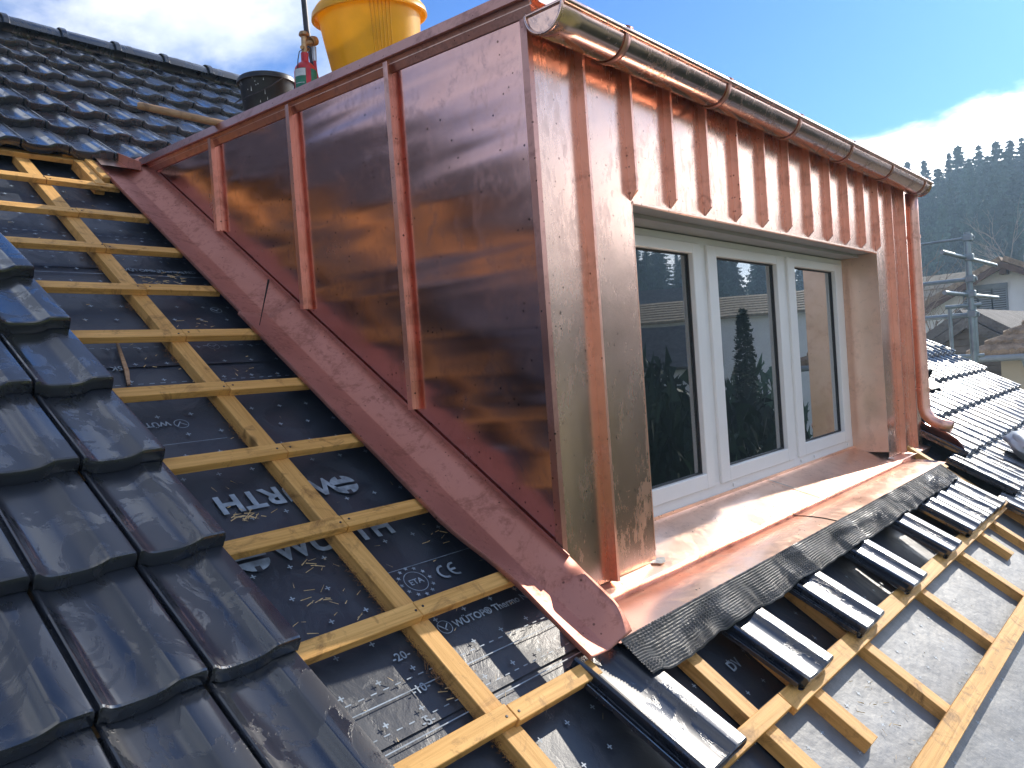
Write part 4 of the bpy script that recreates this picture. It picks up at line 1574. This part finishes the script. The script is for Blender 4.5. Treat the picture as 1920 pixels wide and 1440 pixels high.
pole((7.78, 0.47, -6.4), (7.78, 0.47, 1.72), 0.032, 'standard')
pole((7.78, 2.6, -6.4), (7.78, 2.6, 1.9), 0.03, 'standard')
pole((7.80, 0.40, 1.66), (7.80, 3.2, 1.68), 0.014, 'guard_rail')
pole((6.9, 0.52, 1.46), (9.2, 0.46, 1.44), 0.022, 'guard_rail')
pole((7.80, 0.40, 1.22), (7.80, 3.2, 1.24), 0.022, 'guard_rail')
pole((6.9, 0.52, 1.06), (9.2, 0.46, 1.05), 0.022, 'guard_rail')
pole((7.80, 0.40, 0.84), (7.80, 3.2, 0.86), 0.026, 'ledger')
pole((7.72, 0.66, 0.35), (7.72, 0.66, 0.94), 0.02, 'gate_post')
pole((7.80, 0.44, 0.35), (7.80, 0.44, 0.94), 0.02, 'gate_post')
pole((7.70, 0.70, 0.94), (7.82, 0.38, 0.94), 0.022, 'gate_rail')
pole((7.70, 0.70, 0.40), (7.82, 0.38, 0.40), 0.022, 'gate_rail')
for z in (1.66, 1.45, 1.22, 1.06, 0.85):
    MB().cbox(-0.04, 0.04, -0.045, 0.045, -0.04, 0.04, 0.012).build('coupler', M['galv'], sf).location = sfp((7.78, 0.46, z))
MB().box(-0.3, 0.35, 0, 2.4, 0, 0.05).build('deck_board', M['galv'], sf).location = sfp((8.0, 0.5, -0.5))

# ------------------------------------------------------------------ neighbouring houses
def house(name, label, loc, rot, gw, dep, hw, pitch, wall, roofm, over=0.5, windows=(), courses=0, chimney=None, timber='verge'):
    """gable faces local -X; ridge runs along local X"""
    h = empty(name, loc, (0, 0, rot))
    tag(h, label, 'house')
    rise = gw / 2 * math.tan(R(pitch))
    MB().prism([(-gw / 2, 0), (gw / 2, 0), (gw / 2, hw), (0, hw + rise), (-gw / 2, hw)], 0, 0, dep).build('wall', M[wall], h)
    c, s_ = math.cos(R(pitch)), math.sin(R(pitch))
    for sg in (1, -1):
        sl_len = (gw / 2 + over) / c
        nco = courses or 1
        for k in range(nco):
            a, b = sl_len * k / nco, sl_len * (k + 1) / nco
            t0 = 0.16 if courses == 0 else 0.13
            lift = 0.05 if courses else 0
            m = MB()
            P = []
            for d, up in ((a, 0.0), (b + (0.03 if courses else 0), 0.0), (b + (0.03 if courses else 0), t0 + lift), (a, t0)):
                P.append((sg * (d * c + up * s_), hw + rise + 0.02 - d * s_ + up * c))
            m.prism(P, 0, -over, dep + over)
            m.build('roof_course' if courses else 'roof_slope', M[roofm], h)
        m = MB()
        P = [(0, hw + rise + 0.0), (sg * (gw / 2 + over), hw + rise - (gw / 2 + over) * s_ / c), (sg * (gw / 2 + over), hw + rise - (gw / 2 + over) * s_ / c - 0.2), (0, hw + rise - 0.2)]
        m.prism(P, 0, -over - 0.05, -over + 0.06)
        m.build('verge_board', M[timber], h)
    for (y, z, w_, hh, slats) in windows:
        f = MB().cbox(-0.05, 0.02, y - w_ / 2 - 0.05, y + w_ / 2 + 0.05, z - 0.05, z + hh + 0.05, 0.01).build('window', M['shutter'], h)
        MB().box(-0.056, -0.052, y - w_ / 2, y + w_ / 2, z, z + hh).build('pane', M['window_dark'], f)
        for k in range(slats):
            zz_ = z + hh * (k + 0.5) / slats
            MB().box(-0.075, -0.058, y - w_ / 2, y + w_ / 2, zz_ - hh / slats * 0.28, zz_ + hh / slats * 0.28).build('slat', M['shutter'], f)
        MB().box(-0.09, 0.01, y - w_ / 2 - 0.08, y + w_ / 2 + 0.08, z - 0.12, z - 0.06).build('sill', M['grey_wall'], f)
    if chimney:
        cx_, cy_, cz_ = chimney
        MB().box(cx_ - 0.3, cx_ + 0.3, cy_ - 0.3, cy_ + 0.3, cz_ - 1.6, cz_).build('chimney', M['grey_wall'], h)
    return h


# white gabled house up the road
hA = house('white_house', 'white gabled house with brown eaves and grey slatted shutters', (26.0, 3.05, -5.5), 0, 11.0, 12, 5.35, 28, 'plaster', 'roof_brown', 0.5,
           windows=((0.95, 6.86, 0.34, 0.62, 9), (0.57, 6.86, 0.34, 0.62, 9), (0.19, 6.86, 0.34, 0.62, 9), (2.6, 2.2, 1.2, 1.3, 0), (-2.6, 2.2, 1.2, 1.3, 0)))
MB().box(-0.10, -0.085, -0.05, 1.19, 7.52, 7.66).build('shutter_box', M['shutter'], hA)
MB().box(-0.5, 0.0, -0.09, 0.09, 7.90, 8.12).build('purlin', M['verge'], hA)
MB().tube([(-0.06, -0.55, 2.0), (-0.06, -0.55, 8.4)], 0.06, 10).build('wall_pipe', M['grey_wall'], hA, 50)
# tan roofed house behind it
hB = house('tan_roofed_house', 'house with broad tan tiled roof behind the scaffold', (39.0, 14.2, -3.5), R(90), 9.0, 16, 4.6, 33, 'cream', 'roof_tan', 0.6, courses=9)
hB.location = (40.0, 4.2, -4.0)
# boarded shed
hC = house('boarded_shed', 'low shed gable clad in weathered dark boards', (15.0, 1.95, -5.5), 0, 5.2, 6, 4.72, 34, 'siding', 'roof_grey', 0.12, timber='roof_grey')
for k in range(22):
    z = 3.6 + 0.13 * k
    half = 2.6 if z < 4.72 else max(0.05, 2.6 - (z - 4.72) / math.tan(R(34)))
    MB().add([(-0.012, -half, z), (-0.012, half, z), (-0.012, half, z + 0.12), (-0.012, -half, z + 0.12), (-0.03, -half, z), (-0.03, half, z)], [(4, 5, 2, 3), (0, 1, 5, 4)]).build('board', M['siding'], hC)

# hipped house with brown tiles at the right
hD = empty('hipped_house', (12.0, -1.25, -6.0))
tag(hD, 'cream house with hipped brown tiled roof at the right edge', 'house')
hw_, hy, hx = 6.28, 2.5, 2.4
MB().box(0.35, 4.5, -hy + 0.25, hy - 0.25, 0, hw_ - 0.05).build('wall', M['cream'], hD)
tanp = 0.62
NCO = 11
for k in range(NCO):
    a, b = k / NCO, (k + 1) / NCO
    m = MB()

    def ringpt(t_, up):
        ix = hx * t_
        z = hw_ + ix * tanp + up
        x0_, x1_, y0_, y1_ = ix, 2 * hx - ix, -hy + 0 + ix, hy + 0.15 - ix
        return [(x0_, y0_, z), (x1_, y0_, z), (x1_, y1_, z), (x0_, y1_, z)]
    lo_r, hi_r = ringpt(a, 0.085), ringpt(b + 0.01, 0.02)
    low2 = ringpt(a, 0.0)
    # subdivide the long edges into single rounded tiles
    for q in range(4):
        p0_, p1_ = Vector(lo_r[q]), Vector(lo_r[(q + 1) % 4])
        r0_, r1_ = Vector(hi_r[q]), Vector(hi_r[(q + 1) % 4])
        l0_, l1_ = Vector(low2[q]), Vector(low2[(q + 1) % 4])
        n_ = max(2, int((p1_ - p0_).length / 0.11) * 2)
        A = [p0_.lerp(p1_, i / n_) + Vector((0, 0, 0.030 * (i % 2) + 0.012 * noise.noise(Vector((i * 0.7, k, q))))) for i in range(n_ + 1)]
        B = [r0_.lerp(r1_, i / n_) + Vector((0, 0, 0.030 * (i % 2))) for i in range(n_ + 1)]
        Cc = [l0_.lerp(l1_, i / n_) for i in range(n_ + 1)]
        m.sheet([[tuple(p) for p in Cc], [tuple(p) for p in A], [tuple(p) for p in B]])
    m.build('tile_course', M['roof_brown'], hD)
MB().tube([(-0.03, -hy, hw_ - 0.03), (-0.03, hy + 0.2, hw_ - 0.03)], 0.05, 10).build('gutter', M['shutter'], hD, 50)
MB().tube([(0.0, hy - 0.6, hw_ - 0.06), (0.05, hy - 0.62, hw_ - 0.2), (0.30, hy - 1.3, hw_ - 0.38), (0.31, hy - 1.35, hw_ - 0.5), (0.31, hy - 1.35, 0)], 0.04, 10).build('downpipe', M['shutter'], hD, 50)
# houses across the valley, seen in the window panes
h1 = house('grey_house', 'grey house on the slope reflected in the left pane', (64.0, -40.5, 0.2), R(58), 6.0, 6, 4.9, 35, 'grey_wall', 'roof_grey', 0.5, windows=((0.0, 3.6, 1.0, 1.3, 0), (2, 3.6, 1.0, 1.3, 0)))
h2 = house('long_house', 'long low white house reflected in the middle pane', (43.1, -28.2, -5.0), R(65), 7.0, 16, 7.9, 20, 'plaster', 'roof_tan', 0.5, courses=8)
h3 = house('dark_roofed_house', 'dark roofed white house in the garden reflected in the left pane', (30.2, -20.8, -6.3), R(61), 5.0, 5.5, 6.6, 34, 'plaster', 'roof_grey', 0.4, windows=((0.0, 4.2, 0.9, 1.2, 0), (-1.5, 4.2, 0.6, 1.0, 0)))

# ------------------------------------------------------------------ trees
def conifer_mesh(name, seed, H, Rb, mat, dens=1.0):
    rr = random.Random(seed)
    m = MB()
    lv = int(52 * dens)
    for i in range(lv):
        t_ = 0.06 + 0.94 * (i + rr.uniform(-0.35, 0.35)) / lv
        t_ = min(0.985, max(0.05, t_))
        z = H * t_
        rad = Rb * (1 - t_) ** 0.86 * rr.uniform(0.85, 1.1) + 0.08
        nb = max(4, int(10 * (1 - t_) ** 0.5))
        a0 = rr.uniform(0, 6.28)
        for b in range(nb):
            a = a0 + 2 * math.pi * b / nb + rr.uniform(-0.3, 0.3)
            L_ = rad * rr.uniform(0.6, 1.15)
            z = H * t_ + rr.uniform(-0.45, 0.45) * (1 - t_)
            droop = rr.uniform(-0.05, 0.40)
            d = Vector((math.cos(a), math.sin(a), 0))
            sd_ = Vector((-d.y, d.x, 0))
            seg = 5
            for k in range(seg):
                u0 = (k + rr.uniform(0, 0.6)) / seg
                p0_ = d * (L_ * u0) + Vector((0, 0, z + 0.12 * L_ * math.sin(u0 * 2.2) - droop * L_ * u0 ** 1.6))
                w_ = 0.26 + 0.26 * L_ * (1 - 0.5 * u0)
                # drooping fan of needles: three hanging blades set across and along the bough
                for q in range(4):
                    ax = (sd_ * rr.uniform(-1, 1) + d * rr.uniform(-0.3, 1.0)).normalized()
                    e0 = p0_ - ax * w_ * 0.35 + Vector((0, 0, rr.uniform(-0.05, 0.15)))
                    e1 = p0_ + ax * w_ * rr.uniform(0.5, 1.0) + Vector((0, 0, -0.15 * w_))
                    tip = p0_ + ax * w_ * rr.uniform(0.1, 0.5) + Vector((rr.uniform(-.12, .12), rr.uniform(-.12, .12), -w_ * rr.uniform(0.3, 1.05)))
                    m.add([e0, e1, tip], [(0, 1, 2)])
    m.tube([(0, 0, H * 0.9), (0, 0, H * 1.02)], [0.12, 0.01], 5)
    return m.mesh(name, mat)


CON = [conifer_mesh('spruce_crown', 1, 18, 4.4, M['needle']), conifer_mesh('spruce_crown', 2, 21, 4.8, M['needle'], 1.15), conifer_mesh('fir_crown', 3, 16, 4.2, M['needle_b'])]
TRK = MB().tube([(0, 0, -1.5), (0, 0, 5), (0, 0, 13)], [0.30, 0.20, 0.02], 8).mesh('trunk', M['bark'], 60)


def conifer(x, y, z, kind, sc, rot, label, group, name='spruce_tree', dx=1.0):
    t_ = empty(name, (x, y, z), (0, 0, rot))
    t_.scale = (sc * dx, sc * dx, sc)
    tag(t_, label, 'tree', group)
    inst(CON[kind], 'crown', t_)
    inst(TRK, 'trunk', t_)
    return t_


def dist_pt(px, py, Dm):
    d = CAM_R * ((px - 960) / FPX) - CAM_U * ((py - 720) / FPX) + CAM_F
    d /= math.hypot(d.x, d.y)
    return CAM_POS + d * Dm


# trees of the wood whose tops stand against the sky: pixel of the top, distance
tops = [(1655, 318, 118), (1672, 322, 124), (1700, 300, 116), (1732, 296, 112), (1712, 330, 104), (1778, 284, 108), (1795, 268, 106), (1834, 268, 110), (1866, 262, 103), (1893, 258, 107), (1915, 254, 112), (1940, 250, 104), (1965, 240, 106), (1990, 246, 100),
        (1758, 312, 100), (1815, 292, 98), (1850, 288, 96), (1885, 280, 97), (1925, 276, 95), (1745, 345, 92), (1780, 335, 90), (1822, 325, 88), (1862, 322, 86), (1905, 318, 87), (1950, 310, 85),
        (1720, 372, 90), (1765, 380, 82), (1803, 372, 80), (1842, 368, 78), (1880, 366, 79), (1918, 360, 78), (1740, 418, 76), (1790, 420, 73), (1830, 415, 72), (1900, 410, 70), (1955, 400, 74)]
rt = random.Random(21)
for i, (px, py, Dm) in enumerate(tops):
    kind = i % 3
    H = (18, 21, 16)[kind]
    sc = rt.uniform(0.85, 1.15)
    p = dist_pt(px, py, Dm)
    base_z = p.z - H * sc
    rank = sorted(range(14), key=lambda q: tops[q][0]).index(i) if i < 14 else 0
    ordw = ('leftmost', 'second', 'third', 'fourth', 'fifth', 'sixth', 'seventh', 'eighth', 'ninth', 'tenth', 'eleventh', 'twelfth', 'thirteenth', 'rightmost')[rank]
    lab = ('%s spruce from the left on the skyline of the hazy wood' % ordw if 0 < rank < 13 else '%s spruce on the skyline of the hazy wood' % ordw) if i < 14 else 'dark spruce in the dense hazy wood on the hillside'
    conifer(p.x, p.y, base_z, kind, sc, rt.uniform(0, 6), lab, 'skyline spruces of the wood' if i < 14 else 'spruces of the hillside wood', dx=rt.uniform(0.85, 1.15))
# hillside across the valley, mirrored in glass and copper
for i in range(40):
    a = R(-52 + 42 * (i + rt.uniform(-0.4, 0.4)) / 40)
    rr_ = rt.uniform(85, 150)
    x, y = rr_ * math.cos(a), rr_ * math.sin(a)
    kind = i % 3
    gz = ground_h(x, y) - 0.5
    sc = max(0.45, (0.6 + rr_ * math.tan(R(rt.uniform(7.5, 9.8))) - gz) / (18, 21, 16)[kind])
    conifer(x, y, gz, kind, sc, rt.uniform(0, 6), 'dark spruce on the hillside mirrored in the window panes', 'spruces mirrored in the window')
# columnar garden tree and shrubs mirrored in the middle pane
ct = empty('columnar_tree', (21.6, -9.1, -6.4))
tag(ct, 'dark columnar garden tree mirrored in the middle window pane', 'tree')
m = MB()
for _ in range(5200):
    t_ = rt.random()
    z = 0.3 + 8.0 * t_
    rad = 0.62 * (1 - t_) ** 0.55 + 0.04
    a = rt.uniform(0, 6.28)
    q = rad * math.sqrt(rt.uniform(0.3, 1))
    p = Vector((q * math.cos(a), q * math.sin(a), z))
    e1 = Vector((rt.uniform(-1, 1), rt.uniform(-1, 1), rt.uniform(-0.2, 1))).normalized() * 0.15
    e2 = Vector((rt.uniform(-1, 1), rt.uniform(-1, 1), rt.uniform(-0.2, 0.5))).normalized() * 0.10
    m.add([p, p + e1, p + e2], [(0, 1, 2)])
m.build('crown', M['thuja'], ct)
MB().tube([(0, 0, 0), (0, 0, 3)], [0.15, 0.1], 8).build('trunk', M['bark'], ct)


SHR = []
for sdv in (1, 2):
    rs = random.Random(sdv)
    m = MB()
    for _ in range(2400):
        d = Vector((rs.gauss(0, 1), rs.gauss(0, 1), abs(rs.gauss(0, 0.9)))).normalized() * rs.uniform(0.55, 1.05)
        p = Vector((d.x * 1.0, d.y * 1.0, 0.15 + d.z * 1.1))
        e1 = Vector((rs.uniform(-1, 1), rs.uniform(-1, 1), rs.uniform(-0.4, 1))).normalized() * 0.17
        e2 = Vector((rs.uniform(-1, 1), rs.uniform(-1, 1), rs.uniform(-0.4, 1))).normalized() * 0.13
        m.add([p, p + e1, p + e2], [(0, 1, 2)])
    SHR.append(m.mesh('foliage', M['thuja'] if sdv == 1 else M['needle_b']))
for i, (x, y, sc, top) in enumerate(((14.5, -6.0, 1.5, -0.9), (16.5, -8.6, 1.9, -0.2), (13.0, -7.4, 1.4, -0.6), (18.5, -7.4, 1.7, -0.7), (17.0, -10.8, 2.0, 0.1), (11.5, -5.2, 1.2, -1.4), (21.0, -12.5, 2.2, 0.5), (24.0, -10.0, 2.2, 0.0), (15.5, -5.0, 1.4, -1.6))):
    gz = ground_h(x, y) - 0.1
    sh = empty('garden_shrub', (x, y, gz), (0, 0, i * 1.3))
    sh.scale = (sc, sc, (top - gz) / 1.28)
    tag(sh, 'leafy shrub in the garden below mirrored in the window panes', 'shrub', 'garden shrubs mirrored in the window')
    inst(SHR[i % 2], 'foliage', sh)


def bare_tree(name, label, loc, H, seed, mat, spread=0.55, depth=6, leaves=0, group=None):
    rr = random.Random(seed)
    t_ = empty(name, loc)
    tag(t_, label, 'tree', group)
    tm, cm = MB(), MB()

    def grow(p, d, L_, r_, lev):
        mid = p + d * L_ * 0.5 + Vector((rr.uniform(-1, 1), rr.uniform(-1, 1), rr.uniform(-1, 1))) * L_ * 0.07
        e = p + d * L_
        (tm if lev < 2 else cm).tube([p, mid, e], [r_, r_ * 0.85, r_ * 0.65], 6 if lev < 2 else 3, False)
        if lev >= depth:
            return
        for _ in range(3 if lev < 4 else 2):
            nd_ = (d + Vector((rr.uniform(-1, 1), rr.uniform(-1, 1), rr.uniform(-0.35, 0.8))) * spread * 1.4).normalized()
            grow(e - d * L_ * rr.uniform(0, 0.35), nd_, L_ * rr.uniform(0.6, 0.85), r_ * 0.6, lev + 1)
    grow(Vector((0, 0, 0)), Vector((0, 0, 1)), H * 0.26, H * 0.014, 0)
    tm.build('trunk', mat, t_, 60)
    cm.build('crown', mat, t_)
    return t_


bare_tree('bare_tree', 'leafless pale tree behind the scaffold tubes', (20.5, 4.15, -5.5), 10.5, 5, M['twig'], 0.6, 6)
bare_tree('bare_tree', 'leafless brownish tree at the foot of the wood', (62, 8.6, -2.0), 15.0, 8, M['twig'], 0.62, 6)
bare_tree('bare_tree', 'smaller leafless bush left of the brownish tree', (58, 10.5, -1.0), 10.0, 9, M['twig'], 0.7, 6)

# ------------------------------------------------------------------ air
hz = MB().box(-268, 268, -268, 268, -16, 33)
hzo = hz.build('haze', None, None)
hm_, ht, hbs = mat_base('haze_air')
ht.nodes.remove(hbs)
pv = nd(ht, 'ShaderNodeVolumePrincipled')
pv.inputs['Color'].default_value = (0.52, 0.76, 1.0, 1)
pv.inputs['Density'].default_value = 0.0020
pv.inputs['Anisotropy'].default_value = 0.3
lk(ht, pv.outputs[0], ht.nodes['Material Output'].inputs['Volume'])
hzo.data.materials.append(hm_)
tag(hzo, 'thin blue spring haze filling the valley', None, None, 'stuff')
